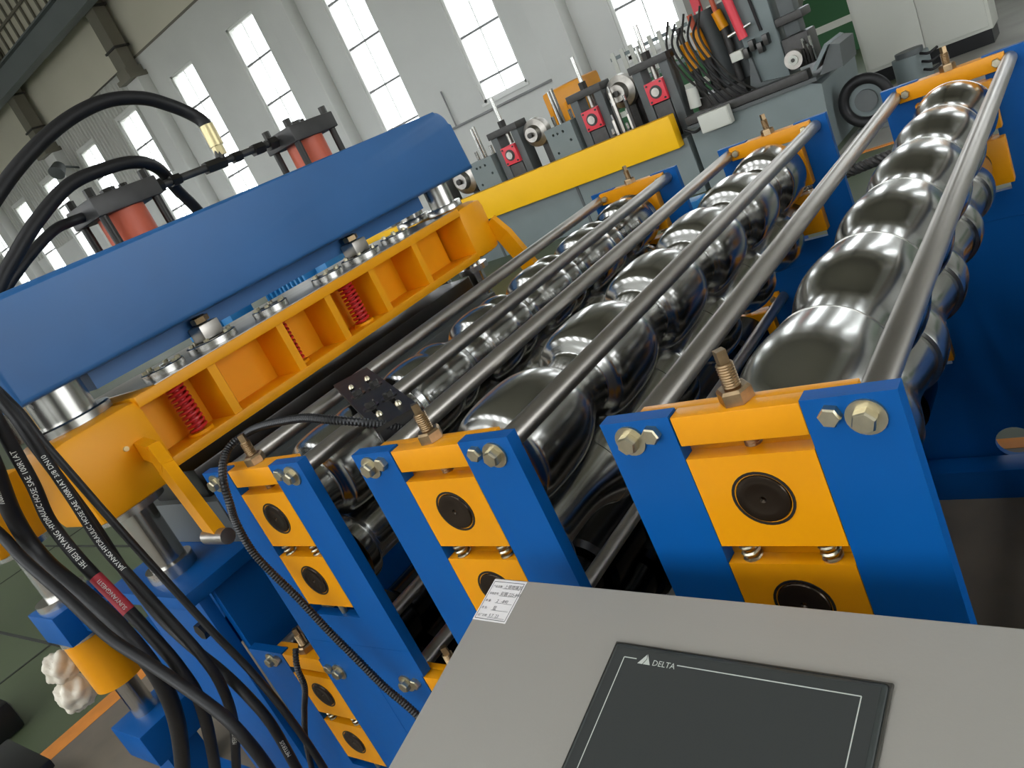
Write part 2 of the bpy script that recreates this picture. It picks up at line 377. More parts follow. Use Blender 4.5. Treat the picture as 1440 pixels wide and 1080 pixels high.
def make_stand(name, label, cat, loc, group, zoff=0.0, zbot=ZS, hwl=HW, hwr=HW):
    """A U shaped plate with two bearing blocks, springs, a cap bar, adjusting bolt.  +y is the roller side."""
    t = thing(name, label, cat, loc, group)
    zt = ZT + zoff; zsl = 0.872 + zoff
    MB().prism([(-hwl, zbot), (hwr, zbot), (hwr, zt), (SW, zt), (SW, zsl), (-SW, zsl), (-SW, zt), (-hwl, zt)], 'y', 0, TH).out('side_plate', 'blue_paint', t, 20)
    cap = MB().box(-SW + 0.001, SW - 0.001, 0.001, TH + 0.004, 1.168 + zoff, 1.204 + zoff, 0.0015).box(-0.118, 0.118, TH + 0.001, TH + 0.017, 1.166 + zoff, 1.204 + zoff, 0.0015)
    cp = cap.out('cap_bar', 'yellow_paint', t)
    for x in (-0.1, 0.1):
        b = link('hex_bolt', bolt_s, cp, (x, TH + 0.017, 1.185 + zoff)); b.rotation_euler = (0, 0, PI)
    for z0, z1, hz in ((1.036, 1.152, 1.098), (0.897, 1.012, 0.957)):
        bl = MB()
        bl.prism([(-SW + 0.001, z0 + zoff), (SW - 0.001, z0 + zoff), (SW - 0.001, z1 + zoff), (-SW + 0.001, z1 + zoff)], 'y', 0.0, TH)
        bl.box(-SW - 0.013, SW + 0.013, TH + 0.0005, TH + 0.032, z0 + zoff, z1 + zoff, 0.002)
        bk = bl.out('bearing_block', 'yellow_paint', t)
        link('bore_gap_shade', gap_shade_me, bk, (0, 0, hz + zoff)); link('shaft_end', hub_me, bk, (0, 0.005, hz + zoff))
    for x in (-0.044, 0.044): link('spring', spring_me, t, (x, 0.013, 1.011 + zoff))
    ab = MB().lathe(thread_prof(0.117, 0.0095), (0, 0.024, 1.130 + zoff), (0, 0, 1), 14)
    ab.cyl((0, 0.024, 1.246 + zoff), (0, 0.024, 1.262 + zoff), 0.0075, n=4)
    a = ab.out('adjusting_bolt', 'bronze_thread', t, 50); link('nut', nut_me, a, (0, 0.024, 1.2045 + zoff))
    for x in (-0.126, 0.126):
        b = link('hex_bolt', bolt_me, t, (x, -0.003, 1.183 + zoff)); link('washer', wash_me, b, (0, 0.003, 0))
        b2 = link('hex_bolt', bolt_s, t, (x * 0.76, 0, 1.189 + zoff)); b2.rotation_euler = (0, 0.4, 0)
    sb = MB().cyl((0.012, 0.012, 0.872 + zoff), (0.012, 0.012, 0.897 + zoff), 0.006, n=12).out('support_bolt', 'zinc_bolt', t)
    return t
NTH = ['over the control console', 'between the console and the press', 'beside the yellow press platen']
front = []
for i, c in enumerate(UC):
    t = make_stand('roll_stand', 'blue roll stand with yellow bearing blocks, ' + ['directly behind the grey console', 'second from the yellow press', 'with a black conduit hanging across it', 'first of the line, past the console'][i], 'roll stand', (c, Y0, 0), 'roll stands of the upper deck')
    front.append(t)
    bk = copy_tree(t); bk.location = (c, Y1 + TH, 0); bk.rotation_euler = (0, 0, PI)
    bk['label'] = 'blue roll stand with yellow cap at far end of the ' + ['rollers that face the console', 'middle rollers', 'rollers next to the press', 'first rollers'][i]
HP = 0.2295
def hole_plate():
    zt = ZT - 0.465; zs_ = 0.872 - 0.465
    o = cut_hole([(-HP, 0), (HP, 0), (HP, zt), (SW, zt), (SW, zs_), (-SW, zs_), (-SW, zt), (-HP, zt)], [circ(-0.172, 0.128, 0.05)], 'y', 0, TH, 'side_plate', 'blue_paint')
    me = o.data; bpy.data.objects.remove(o); return me
for i, c in enumerate(LC):
    t = make_stand('lower_roll_stand', 'blue lower-deck roll stand with yellow blocks ' + ['behind the console', 'under the gap nearer the press', 'beside the hydraulic hose bundle', 'at the entry end'][i], 'roll stand', (c, Y0, 0), 'roll stands of the lower deck', zoff=-0.465, zbot=0.0, hwl=HP if i != 2 else 0.205, hwr=HP)
    bk = copy_tree(t); bk.location = (c, Y1 + TH, 0); bk.rotation_euler = (0, 0, PI)
    if i == 0:
        bk.children[[q.name.split('.')[0] for q in bk.children].index('side_plate')].data = hole_plate()
    bk['label'] = 'blue lower-deck roll stand in the shade at the far side, ' + ['facing the console', 'between the middle rollers', 'closest to the press', 'at the entry end'][i]
# plates that close the slot edge between the decks
for i, c in enumerate(UC):
    for yy in (Y0, Y1):
        a, b = c - HW, c + HW
        tag(MB().box(a, b, yy, yy + TH, ZT - 0.465, ZS - 0.0005).out('deck_plate', 'blue_paint'), 'blue plate joining upper and lower deck ' + (['behind the console', 'in the middle', 'by the hoses', 'at the entry end'][i] + (' on the console side' if yy == Y0 else ' on the far side')), 'plate', 'plates between the decks')
# side plate with a round hole at the far side under the first stand
x0 = LC[3] + HP
po = [(x0 + 0.0005, 0.0), (0.45, 0.0), (0.45, ZT - 0.4655), (x0 + 0.0005, ZT - 0.4655)]
o = MB().prism(po, 'y', Y1, Y1 + TH).out('end_plate', 'blue_paint'); tag(o, 'blue end plate closing the far side of the entry end', 'plate')
o = MB().box(x0 + 0.0005, 0.45, Y0, Y0 + TH, 0.0, ZT - 0.4655).out('end_plate', 'blue_paint'); tag(o, 'blue end plate hidden behind the control console', 'plate')
# base channels
for yy, s in ((Y0 + 0.03, 'console'), (Y1 - 0.10, 'far')):
    bs = MB().box(-1.74, 0.45, yy, yy + 0.08, 0.0, 0.099, 0.004).out('base_channel', 'blue_paint'); tag(bs, 'blue floor channel under the stands on the %s side' % s, 'frame')
tag(MB().box(0.4505, 0.47, Y0, Y1 + TH, 0.0, 0.95).out('entry_light_blocker', 'blue_paint'), 'unseen blue cross plate added at the entry end to darken the machine interior', 'plate')  # unseen plate, added to keep light out of the machine interior
tag(MB().box(-0.13, 0.45, Y0 + TH + 0.002, Y1 - 0.002, 0.80, 0.812).out('infeed_light_blocker', 'blue_paint'), 'unseen blue sheet added at the entry end to shade the machine interior', 'light blocker')  # added out of view so the interior below stays in shade
# tie rods
for i, c in enumerate(UC):
    for x, w_ in ((-0.126, 'press'), (0.126, 'console')):
        r = thing('tie_rod', 'grey steel tie rod between the %s stands, on the side towards the %s' % (['console', 'middle', 'press', 'entry'][i], w_), 'rod', (c + x, Y0 + TH, 1.183), 'tie rods over the rollers')
        L = Y1 - Y0 - TH
        MB().lathe([(0.0005, 0.0145), (0.004, 0.0158), (L - 0.004, 0.0158), (L - 0.0005, 0.0145)], (0, 0, 0), (0, 1, 0), 20).out('bar', 'rod_steel', r)
for i, c in enumerate(LC[:3]):
    for x in (-0.126, 0.126):
        r = MB().cyl((0, 0.0005, 0), (0, Y1 - Y0 - TH - 0.0005, 0), 0.0155, n=16).out('tie_rod', 'rod_steel'); r.location = (c + x, Y0 + TH, 0.718)
        tag(r, 'steel lower-deck tie rod %s, %s side' % (['below the console stands', 'below the middle gap', 'below the press-side stands', 'at the entry end'][i], 'press' if x < 0 else 'console'), 'rod', 'tie rods of the lower deck')

# ---- rollers
PER = 0.263; RIMS = [2.005 - PER * k for k in range(-1, 6)]
def wave(kind):
    if kind == 0: return [(0, .0745), (.04, .0722), (.10, .0710), (.18, .0708), (.25, .0716), (.32, .0750), (.40, .0805), (.48, .0858), (.55, .0890), (.61, .0904), (.66, .0906), (.73, .0898), (.81, .0876), (.90, .0846), (1, .0812)]
    if kind == 1: return [(0, .0700), (.05, .0645), (.12, .0605), (.2, .059), (.245, .0605), (.265, .067), (.285, .076), (.31, .0838), (.35, .0888), (.42, .0918), (.52, .093), (.66, .0928), (.77, .0905), (.86, .0855), (.94, .078), (1, .0705)]
    return [(0, .0690), (.06, .065), (.12, .0625), (.2, .062), (.245, .0635), (.27, .070), (.295, .078), (.33, .0838), (.40, .0872), (.5, .0885), (.6, .0872), (.68, .083), (.72, .0835), (.8, .0855), (.88, .083), (.95, .0755), (1, .070)]
def interp(tab, s):
    for (a, ra), (b, rb) in zip(tab[:-1], tab[1:]):
        if a <= s <= b:
            t = (s - a) / (b - a); t = t * t * (3 - 2 * t) if False else t
            return ra + (rb - ra) * t
    return tab[-1][1]
def smooth_tab(kind, n=40):
    T = spline([(s, r, 0) for s, r in wave(kind)], 6); return [(p.x, p.y) for p in T]
def roller(i, c, z, up, kind, label, group, dark=False):
    t = thing('forming_roller', label, 'roller', (c, Y0, z), group)
    a, b = Y0 + 0.056, Y1 - 0.036
    MB().cyl((0, TH + 0.033, 0), (0, Y1 - Y0 - TH - 0.02, 0), 0.0295, n=24).out('shaft', 'dark_steel', t)
    for s in ((a - Y0 + 0.0, a - Y0 + 0.018), (b - Y0 - 0.030, b - Y0 - 0.0)):
        MB().lathe([(s[0], .031), (s[0], .046), (s[1], .046), (s[1], .031)], (0, 0, 0), (0, 1, 0), 32, closed=True).out('locking_collar', 'dark_steel', t)
    ra, rb = a + 0.02, b - 0.032
    tab = smooth_tab(kind)
    for k in range(len(RIMS) - 1):
        y1_, y0_ = RIMS[k], RIMS[k + 1]
        lo, hi = max(y0_, ra), min(y1_, rb)
        if hi - lo < 0.03: continue
        prof = [(lo - Y0 + 0.0006, 0.030)]
        for s, r in tab:
            y = y0_ + s * PER
            if y < lo - 1e-6 or y > hi + 1e-6: continue
            yy = min(max(y, lo + 0.0006), hi - 0.0006)
            R = r if up else (0.139 - r)
            prof.append((yy - Y0, R))
        prof.append((hi - Y0 - 0.0006, 0.030))
        # small lip where two rings meet
        if up and kind == 0 and len(prof) > 6:
            prof.insert(-1, (prof[-2][0] - 0.0001, prof[-2][1] + 0.0012))
        MB().lathe(prof, (0, 0, 0), (0, 1, 0), 56).out('ring', 'black_roller' if dark else 'chrome', t, 50)
    return t
WH = ['next to the console', 'in the middle of the line', 'next to the press', 'at the entry end']
for i, c in enumerate(UC):
    roller(i, c, 1.098, True, i % 3, 'polished wavy upper forming roller ' + WH[i], 'upper forming rollers')
    roller(i, c, 0.957, False, i % 3, 'polished lower forming roller under the wavy one ' + WH[i], 'lower forming rollers')
for i, c in enumerate(LC):
    for z, nm in ((0.633, 'upper'), (0.492, 'lower')):
        t = thing('deck_roller', 'dark %s forming roller of the lower deck ' % nm + ['below the console stand', 'below the middle gap', 'below the press-side stand', 'at the entry end'][i], 'roller', (c, Y0, z), 'rollers of the lower deck')
        MB().cyl((0, TH + 0.033, 0), (0, Y1 - Y0 - TH - 0.02, 0), 0.0295, n=20).out('shaft', 'dark_steel', t)
        n = 9
        for k in range(n):
            ya = 0.10 + k * (1.45 / n); L = 1.45 / n
            big = (k % 2 == 0) == (nm == 'upper')
            R = 0.082 if big else 0.057
            MB().lathe([(ya + .0006, .03), (ya + .0006, R - .012), (ya + .012, R), (ya + L * .5, R), (ya + L - .012, R), (ya + L - .0006, R - .012), (ya + L - .0006, .03)], (0, 0, 0), (0, 1, 0), 36).out('ring', 'black_roller', t)

# sensor plate lying over the tie rods of the stand beside the press
sp = thing('sensor_plate', 'black slotted sensor mounting plate with four screws lying on the tie rods', 'plate', (-1.165, 0.885, 1.2005))
d = Vector((0.845, -0.535, 0)).normalized(); nrm = Vector((-d.y, d.x, 0))
slots = [[(u - .03, v - .005), (u + .03, v - .005), (u + .03, v + .005), (u - .03, v + .005)] for u in (-0.085, 0.15) for v in (-0.018, 0.018)]
po_ = cut_hole([(-.235, -.04), (.235, -.04), (.235, .04), (-.235, .04)], slots, 'z', 0.0, 0.008, 'plate', 'black_oxide', sp)
po_.rotation_euler = (0, 0, math.atan2(d.y, d.x))
screw = hex_mesh('cap_screw', 0.010, 0.010, 'black_oxide', 'z')
wsh = MB().lathe([(0, .006), (0, .0155), (.003, .0155), (.003, .006)], (0, 0, 0), (0, 0, 1), 20, closed=True).mesh('washer', 'dark_steel')
slot = None
for u in (-0.03, 0.10):
    for v in (-0.018, 0.018):
        p = d * u + nrm * v
        s_ = link('cap_screw', screw, sp, (p.x, p.y, 0.011)); link('washer', wsh, s_, (0, 0, -0.003))
        MB().lathe([(0, .006), (.004, .0055), (.008, .003)], (p.x - d.x * 0.085 if u < 0 else p.x + d.x * 0.075, p.y - d.y * 0.085 if u < 0 else p.y + d.y * 0.075, 0.0086), (0, 0, 1), 12).out('pin', 'zinc_bolt', sp)
MB().obox((d.x * 0.2, d.y * 0.2, -0.022), d, nrm, (0, 0, 1), 0.03, 0.036, 0.0215).out('sensor_body', 'black_plastic', sp)

# ================================================================== PRESS
PX = -1.80                                  # face of the platen flanges
pr = thing('press_platen', 'yellow ribbed moving platen of the hydraulic press', 'press platen', (-1.95, 1.37, 1.17))
def rel(t, *pts): return t
ox, oy, oz = pr.location
def R(mb_, x0, x1, y0, y1, z0, z1, bev=0.0): return mb_.box(x0 - ox, x1 - ox, y0 - oy, y1 - oy, z0 - oz, z1 - oz, bev)
R(MB(), -2.22, PX, 0.78, 2.06, 1.325, 1.352, 0.002).out('top_flange', 'amber_paint', pr)
R(MB(), -2.22, PX, 0.78, 2.06, 1.165, 1.19, 0.002).out('bottom_flange', 'amber_paint', pr)
R(MB(), -2.20, -1.915, 0.80, 2.04, 1.19, 1.325).out('web', 'amber_paint', pr)
R(MB(), -2.215, PX - 0.006, 0.84, 2.03, 1.352, 1.3545).out('top_plate', 'rod_steel', pr)
for yy in (0.985, 1.215, 1.40, 1.59, 1.80):
    mb = MB(); w2 = 0.012
    mb.prism([(-1.915 - ox, 1.19 - oz), (PX - 0.004 - ox, 1.19 - oz), (PX - 0.004 - ox, 1.325 - oz), (-1.915 - ox, 1.325 - oz)], 'y', yy - w2 - oy, yy + w2 - oy)
    mb.prism([(-1.9155 - ox, yy + w2 - oy), (-1.9155 - ox, yy + 0.075 - oy), (PX - 0.03 - ox, yy + w2 - oy)], 'z', 1.19 - oz, 1.325 - oz)
    mb.out('rib', 'amber_paint', pr)
for ya, yb, zb in ((0.57, 0.79, 1.14), (2.05, 2.20, 1.16)):
    R(MB(), -2.06, PX + 0.005, ya, yb, zb, 1.352, 0.035).out('guide_boss', 'amber_paint', pr)
mb = MB(); mb.cyl((PX + 0.005 - ox, 0.70 - oy, 1.265 - oz), (PX + 0.012 - ox, 0.70 - oy, 1.265 - oz), 0.006, n=10); mb.out('grease_nipple', 'brass_fitting', pr)
def bar(t, pts, thick, wid, nm, m):
    # flat bent bar in the y/z plane, thick along x
    l = t.location; x0, x1 = wid; P = [Vector((0, p[0], p[1])) for p in pts]; A = []; B = []
    for k in range(len(P)):
        dd = (P[min(k + 1, len(P) - 1)] - P[max(0, k - 1)]).normalized(); nn = Vector((0, -dd.z, dd.y)) * thick / 2
        A.append((P[k] + nn)); B.append((P[k] - nn))
    poly = [(p.y - l.y, p.z - l.z) for p in A + B[::-1]]
    return MB().prism(poly, 'x', x0 - l.x, x1 - l.x).out(nm, m, t)
# bent arms that reach down from the platen ends
def arm(pts, nm, half=0.013, wide=0.022):
    mb = MB(); P = [Vector(p) - Vector(pr.location) for p in pts]
    for a, b in zip(P[:-1], P[1:]):
        dd = (b - a).normalized(); up = Vector((0, 1, 0)); s_ = dd.cross(up).normalized(); q = s_.cross(dd).normalized()
        mb.obox((a + b) / 2, dd, s_, q, (b - a).length / 2 + 0.006, wide, half)
    return mb.out(nm, 'amber_paint', pr)
arm([(-1.80, 0.735, 1.245), (-1.705, 0.715, 1.238), (-1.665, 0.70, 1.205), (-1.56, 0.668, 1.055)], 'link_arm')
arm([(-1.80, 2.19, 1.25), (-1.77, 2.20, 1.19), (-1.735, 2.20, 1.10), (-1.70, 2.20, 1.0)], 'link_arm', 0.013, 0.03)
MB().cyl((-1.60 - ox, 0.665 - oy, 1.05 - oz), (-1.515 - ox, 0.665 - oy, 1.05 - oz), 0.017, n=18).out('pivot_sleeve', 'rod_steel', pr)
# red return springs
for j, (yy, xx) in enumerate(((0.90, -1.855), (1.262, -1.883), (1.515, -1.855))):
    s = thing('return_spring', 'red coil return spring standing inside the yellow platen, ' + ['closest to the hoses', 'half hidden behind a rib', 'closest to the roller line'][j], 'spring', (xx, yy, 1.19), 'red springs in the platen')
    MB().helix((0, 0, 0.010), (0, 0, 1), 0.021, 0.123, 10, 0.0042, 8, 18).out('coil', 'red_spring', s)
    MB().cyl((0, 0, 0.0003), (0, 0, 0.008), 0.032, n=20).out('seat', 'amber_paint', s)
    MB().cyl((0, 0, 0.008), (0, 0, 0.1345), 0.011, n=12).out('pin', 'red_spring', s)
# flange rings with nuts on the platen, and studs
ring_n = 0
def flange(x, y, r, lab):
    t = thing('flange_ring', lab, 'flange', (x, y, 1.3548), 'flange rings on the platen')
    MB().lathe([(0, r * .55), (0, r), (.016, r), (.018, r * .97), (.018, r * .55)], (0, 0, 0), (0, 0, 1), 36, closed=True).out('ring', 'bright_steel', t)
    for k in range(6):
        a = PI / 3 * k + 0.3; b = MB().cyl((r * .8 * math.cos(a), r * .8 * math.sin(a), .0182), (r * .8 * math.cos(a), r * .8 * math.sin(a), .025), .007, n=6); b.out('hex_bolt', 'zinc_bolt', t)
    return t
for j, (x, y, r) in enumerate(((-1.90, 0.925, .055), (-1.905, 1.08, .068), (-1.89, 1.275, .052), (-1.885, 1.50, .05), (-1.90, 1.665, .065), (-1.895, 1.83, .05))):
    flange(x, y, r, 'steel flange ring on the yellow platen, ' + ['between hoses and first stud', 'around the stud nearer the hoses', 'just past the first stud', 'just before the second stud', 'around the stud nearer the paired columns', 'between second stud and paired columns'][j])
for j, y in enumerate((1.08, 1.665)):
    st = thing('adjusting_stud', 'threaded stud with square nut between beam and platen, ' + ['closer to the hoses', 'closer to the paired columns'][j], 'bolt', (-1.905, y, 1.355), 'adjusting studs of the press')
    MB().lathe(thread_prof(0.082, 0.017, 0.006, 0.002), (0, 0, 0), (0, 0, 1), 18).out('stud', 'grey_oily', st, 50)
    MB().box(-0.03, 0.03, -0.03, 0.03, 0.019, 0.06, 0.004).out('nut', 'rod_steel', st)
    MB().cyl((0, 0, 0.064), (0, 0, 0.078), 0.024, n=6).out('lock_nut', 'bronze_thread', st)
# guide columns
colp = [(-1.93, 0.69, 'beside the hoses'), (-2.08, 2.13, 'far outer'), (-1.915, 2.13, 'far, closer to the roller line'), (-2.17, 0.66, 'short one behind the hoses')]
for j, (x, y, s) in enumerate(colp):
    c = thing('guide_column', 'chromed round guide column of the press, ' + s, 'column', (x, y, 0.93 if j != 3 else 1.3548), 'guide columns of the press')
    z0 = c.location.z; r = 0.062 if j == 0 else (0.045 if j < 3 else 0.04)
    MB().cyl((0, 0, 1.353 - z0), (0, 0, 1.445 - z0), r, n=40).out('upper_sleeve', 'bright_steel', c)
    if j < 3:
        MB().cyl((0, 0, 0), (0, 0, (1.137 if j == 0 else 1.155) - z0), r * 0.72, n=36).out('lower_column', 'chrome', c)
        MB().lathe([(1.353 - z0, r), (1.353 - z0, r * 1.45), (1.370 - z0, r * 1.45), (1.374 - z0, r * 1.4), (1.374 - z0, r)], (0, 0, 0), (0, 0, 1), 40, closed=True).out('flange', 'bright_steel', c)
        MB().lathe([(1.118 - z0, r * .73), (1.118 - z0, r * 1.3), (1.138 - z0, r * 1.3), (1.138 - z0, r * .73)], (0, 0, 0), (0, 0, 1), 40, closed=True).out('bottom_flange', 'bright_steel', c)
        MB().lathe([(0, r * .73), (0, r * 0.95), (0.03, r * 0.95), (0.03, r * .73)], (0, 0, 0), (0, 0, 1), 40, closed=True).out('foot_ring', 'bright_steel', c)
# upper beam
bm_ = thing('press_beam', 'blue rounded upper crossbeam of the hydraulic press', 'press beam', (-1.97, 1.40, 1.446))
mb = MB(); by0, by1, bh, br_ = -0.83, 0.825, 0.222, 0.06
poly = [(by0, 0), (by1 + 0.012, 0)]
for k in range(9):
    a = k / 8 * PI / 2; poly.append((by1 - 0.01 - br_ + br_ * math.cos(a), bh - br_ + br_ * math.sin(a)))
poly.append((by0, bh))
mb.prism(poly, 'x', -0.17, 0.17)
bmesh.ops.bevel(mb.bm, geom=[e for e in mb.bm.edges if abs(e.verts[0].co.x - e.verts[1].co.x) < 1e-6], offset=0.014, segments=3, profile=0.5, affect='EDGES')
mb.out('beam_shell', 'beam_blue', bm_)
MB().box(-0.15, 0.03, -0.62, 0.66, -0.05, -0.0005).out('bottom_plate', 'beam_blue', bm_)
# hydraulic cylinders on the beam
for j, y in enumerate((1.115, 1.79)):
    hc = thing('hydraulic_cylinder', 'orange-red hydraulic cylinder with black tie rods on the blue beam, ' + ['hoses crossing over it', 'without hoses over it'][j], 'cylinder', (-2.03, y, 1.6685), 'hydraulic cylinders on the beam')
    MB().cyl((0, 0, 0), (0, 0, 0.083), 0.062, n=32).out('barrel', 'red_cylinder', hc)
    MB().box(-0.075, 0.075, -0.095, 0.095, 0.083, 0.132, 0.004).out('end_cap', 'grey_oily', hc)
    for sx in (-1, 1):
        for sy in (-1, 1):
            MB().cyl((sx * 0.058, sy * 0.078, 0), (sx * 0.058, sy * 0.078, 0.083), 0.011, n=12).out('tie_bolt', 'black_oxide', hc)
            MB().cyl((sx * 0.058, sy * 0.078, 0.1325), (sx * 0.058, sy * 0.078, 0.155), 0.012, n=6).out('nut', 'black_oxide', hc)
    MB().cyl((0.0, 0.0, 0.1325), (0, 0, 0.148), 0.02, n=6).out('plug', 'black_oxide', hc)
# pressure pipe between the cylinders with tee
pp = thing('pressure_pipe', 'dark hydraulic pipe with tee joining the two cylinders', 'pipe', (-2.03, 1.21, 1.777))
MB().cyl((0, 0.0005, 0), (0, 0.475, 0.004), 0.0105, n=14).out('tube', 'grey_oily', pp)
for y, r, L in ((0.01, .019, .04), (0.08, .016, .03), (0.20, .018, .07), (0.30, .016, .03), (0.38, .018, .04), (0.44, .019, .035)):
    MB().cyl((0, y, 0.001), (0, y + L, 0.001), r, n=6).out('fitting', 'black_oxide', pp)
MB().cyl((0, 0.262, 0.010), (0, 0.272, 0.040), 0.013, n=12).out('tee_branch', 'grey_oily', pp)
# hydraulic hoses on the press
def hose(name, label, pts, r, group='hydraulic hoses', m='black_rubber', n=14, sub=8):
    o = Vector(pts[0]); t = thing(name, label, 'hose', o, group)
    MB().tube([Vector(p) - o for p in pts], r, n, sub).out('rubber_tube', m, t); return t
h = hose('hydraulic_hose', 'thick black hose arching high over the press from a cream fitting', [(-2.03, 1.483, 1.875), (-2.035, 1.484, 1.9), (-2.045, 1.468, 1.93), (-2.05, 1.425, 1.968), (-2.05, 1.356, 2.006), (-2.05, 1.257, 2.023), (-2.05, 1.144, 2.007), (-2.05, 1.021, 1.963), (-2.05, 0.889, 1.894), (-2.05, 0.74, 1.79), (-2.06, 0.6, 1.65), (-2.09, 0.47, 1.52), (-2.10, 0.42, 1.452)], 0.0185)
MB().cyl((0, 0, -0.05), (0, 0.002, 0.012), 0.0205, n=16).out('crimp_sleeve', 'brass_fitting', h); MB().cyl((0, -0.001, -0.078), (0, 0, -0.05), 0.017, n=6).out('coupling_nut', 'brass_fitting', h)
h = hose('hydraulic_hose', 'black hose curving over the near cylinder and down behind the beam', [(-1.96, 0.40, 1.452), (-1.955, 0.46, 1.50), (-1.95, 0.53, 1.545), (-1.95, 0.637, 1.617), (-1.95, 0.728, 1.692), (-1.95, 0.79, 1.735), (-1.95, 0.878, 1.79), (-1.955, 0.994, 1.842), (-1.96, 1.098, 1.852), (-1.97, 1.188, 1.846), (-2.02, 1.27, 1.82), (-2.10, 1.34, 1.76), (-2.18, 1.42, 1.68), (-2.22, 1.46, 1.55)], 0.0165)
h = hose('hydraulic_hose', 'short black hose leaving the near cylinder port toward the floor', [(-2.03, 1.019, 1.772), (-2.03, 0.98, 1.772), (-2.02, 0.94, 1.768), (-2.01, 0.887, 1.75), (-2.0, 0.813, 1.716), (-2.0, 0.738, 1.672), (-2.0, 0.62, 1.58), (-2.02, 0.50, 1.495), (-2.03, 0.44, 1.452)], 0.0125)
mfd = thing('hydraulic_manifold', 'dark steel hydraulic manifold bolted to the end of the blue press beam', 'manifold', (-1.79, 0.44, 1.60))
MB().box(-0.34, 0.32, -0.12, 0.035, 0.0005, 0.085, 0.006).out('block', 'grey_oily', mfd); MB().box(-0.32, -0.04, 0.0355, 0.1295, 0.01, 0.06).out('mounting_ear', 'grey_oily', mfd)
MB().box(-0.35, -0.15, -0.17, 0.01, -0.33, -0.1485, 0.006).out('lower_block', 'grey_oily', mfd)
MB().box(-0.33, -0.17, -0.15, -0.1205, -0.148, 0.06).out('bracket', 'grey_dark', mfd)
for k in range(5): MB().cyl((-0.27 + 0.13 * k, 0, 0.0855), (-0.27 + 0.13 * k, 0, 0.12), 0.02, n=6).out('plug', 'black_oxide', mfd)
# press base and the outer guide assembly
die = thing('die_bed', 'dark steel die bed lying under the yellow platen', 'die', (-1.93, 1.4, 0.93))
MB().box(-0.22, 0.16, -0.60, 0.62, 0.0, 0.12, 0.004).out('die_block', 'grey_dark', die); MB().box(-0.18, 0.10, -0.58, 0.60, 0.1205, 0.20, 0.004).out('die_insert', 'dark_steel', die)
pb = thing('press_pedestal', 'dark blue welded base frame under the press', 'frame', (-2.1, 1.4, 0))
def Q(t, x0, x1, y0, y1, z0, z1, nm, m, bev=0.003):
    l = t.location; return MB().box(x0 - l.x, x1 - l.x, y0 - l.y, y1 - l.y, z0 - l.z, z1 - l.z, bev).out(nm, m, t)
Q(pb, -2.16, -1.74, 0.60, 2.24, 0.895, 0.9295, 'table_plate', 'blue_paint')
Q(pb, -2.12, -1.78, 0.64, 0.67, 0.02, 0.8945, 'end_plate', 'blue_paint')
Q(pb, -2.12, -1.78, 2.16, 2.19, 0.02, 0.8945, 'end_plate', 'blue_paint')
Q(pb, -1.785, -1.76, 0.675, 2.155, 0.45, 0.8945, 'side_web', 'blue_paint')
Q(pb, -2.55, -2.12, 0.67, 2.19, 0.58, 0.67, 'cross_tray', 'blue_paint')
Q(pb, -2.55, -1.73, 0.66, 0.70, 0.0, 0.14, 'foot', 'blue_paint')
Q(pb, -2.55, -1.73, 2.12, 2.18, 0.0, 0.14, 'foot', 'blue_paint')
mb = MB(); mb.cyl((0.26, -0.758, 0.80), (0.26, -0.775, 0.80), 0.022, n=6); mb.out('hex_bolt', 'black_oxide', pb)
ga = thing('shear_guide', 'yellow sleeved guide post of the second press unit above the green floor', 'guide post', (-2.87, 0.69, 0.15))
def cz(z0, z1, r, nm, m, n=32, x=0, y=0): MB().cyl((x, y, z0 - 0.15), (x, y, z1 - 0.15), r, n=n).out(nm, m, ga)
MB().box(-0.10, 0.10, -0.10, 0.10, 1.02 - 0.15, 1.24 - 0.15, 0.02).out('guide_boss', 'yellow_paint', ga)
cz(1.0, 1.02, 0.085, 'boss_ring', 'bright_steel'); cz(0.815, 1.0, 0.045, 'post', 'bright_steel')
cz(0.79, 0.815, 0.08, 'flange_ring', 'bright_steel')
MB().box(-0.10, 0.12, -0.09, 0.09, 0.675 - 0.15, 0.79 - 0.15, 0.004).out('clamp_block', 'blue_paint', ga)
cz(0.655, 0.675, 0.088, 'lower_ring', 'bright_steel'); cz(0.455, 0.655, 0.085, 'sleeve', 'yellow_paint'); cz(0.30, 0.455, 0.04, 'rod', 'chrome')
MB().box(-0.09, 0.14, -0.10, 0.10, 0.17 - 0.15, 0.30 - 0.15, 0.006).out('foot_block', 'blue_paint', ga)
MB().box(-0.05, 0.10, -0.06, 0.06, 0.0 - 0.15, 0.17 - 0.15, 0.0).out('foot_leg', 'blue_paint', ga)
MB().box(0.1205, 0.31, -0.03, 0.03, 0.69 - 0.15, 0.785 - 0.15, 0.003).out('link_beam', 'blue_paint', ga)
# crumpled plastic bags tied round the sleeve
for j, (p, r) in enumerate((((-3.02, 0.60, 0.56), .055), ((-3.02, 0.585, 0.46), .06))):
    mb = MB(); bmesh.ops.create_icosphere(mb.bm, subdivisions=4, radius=r)
    for v in mb.bm.verts:
        n_ = v.co.normalized(); k = 1 + 0.16 * math.sin(5 * n_.x + 3 * n_.z + 2 * j) * math.cos(4 * n_.y - 5 * n_.z) - 0.10 * abs(math.sin(7 * n_.z + 5 * n_.x + 4 * n_.y))
        v.co = n_ * r * k; v.co.z *= 1.15; v.co.x *= 0.8
    o = mb.out('plastic_bag', 'plastic_bag', None, 60); o.location = p
    tag(o, ['crumpled white plastic bag hanging on the yellow sleeve', 'yellowish white crumpled bag below the other bag'][j], 'bag')

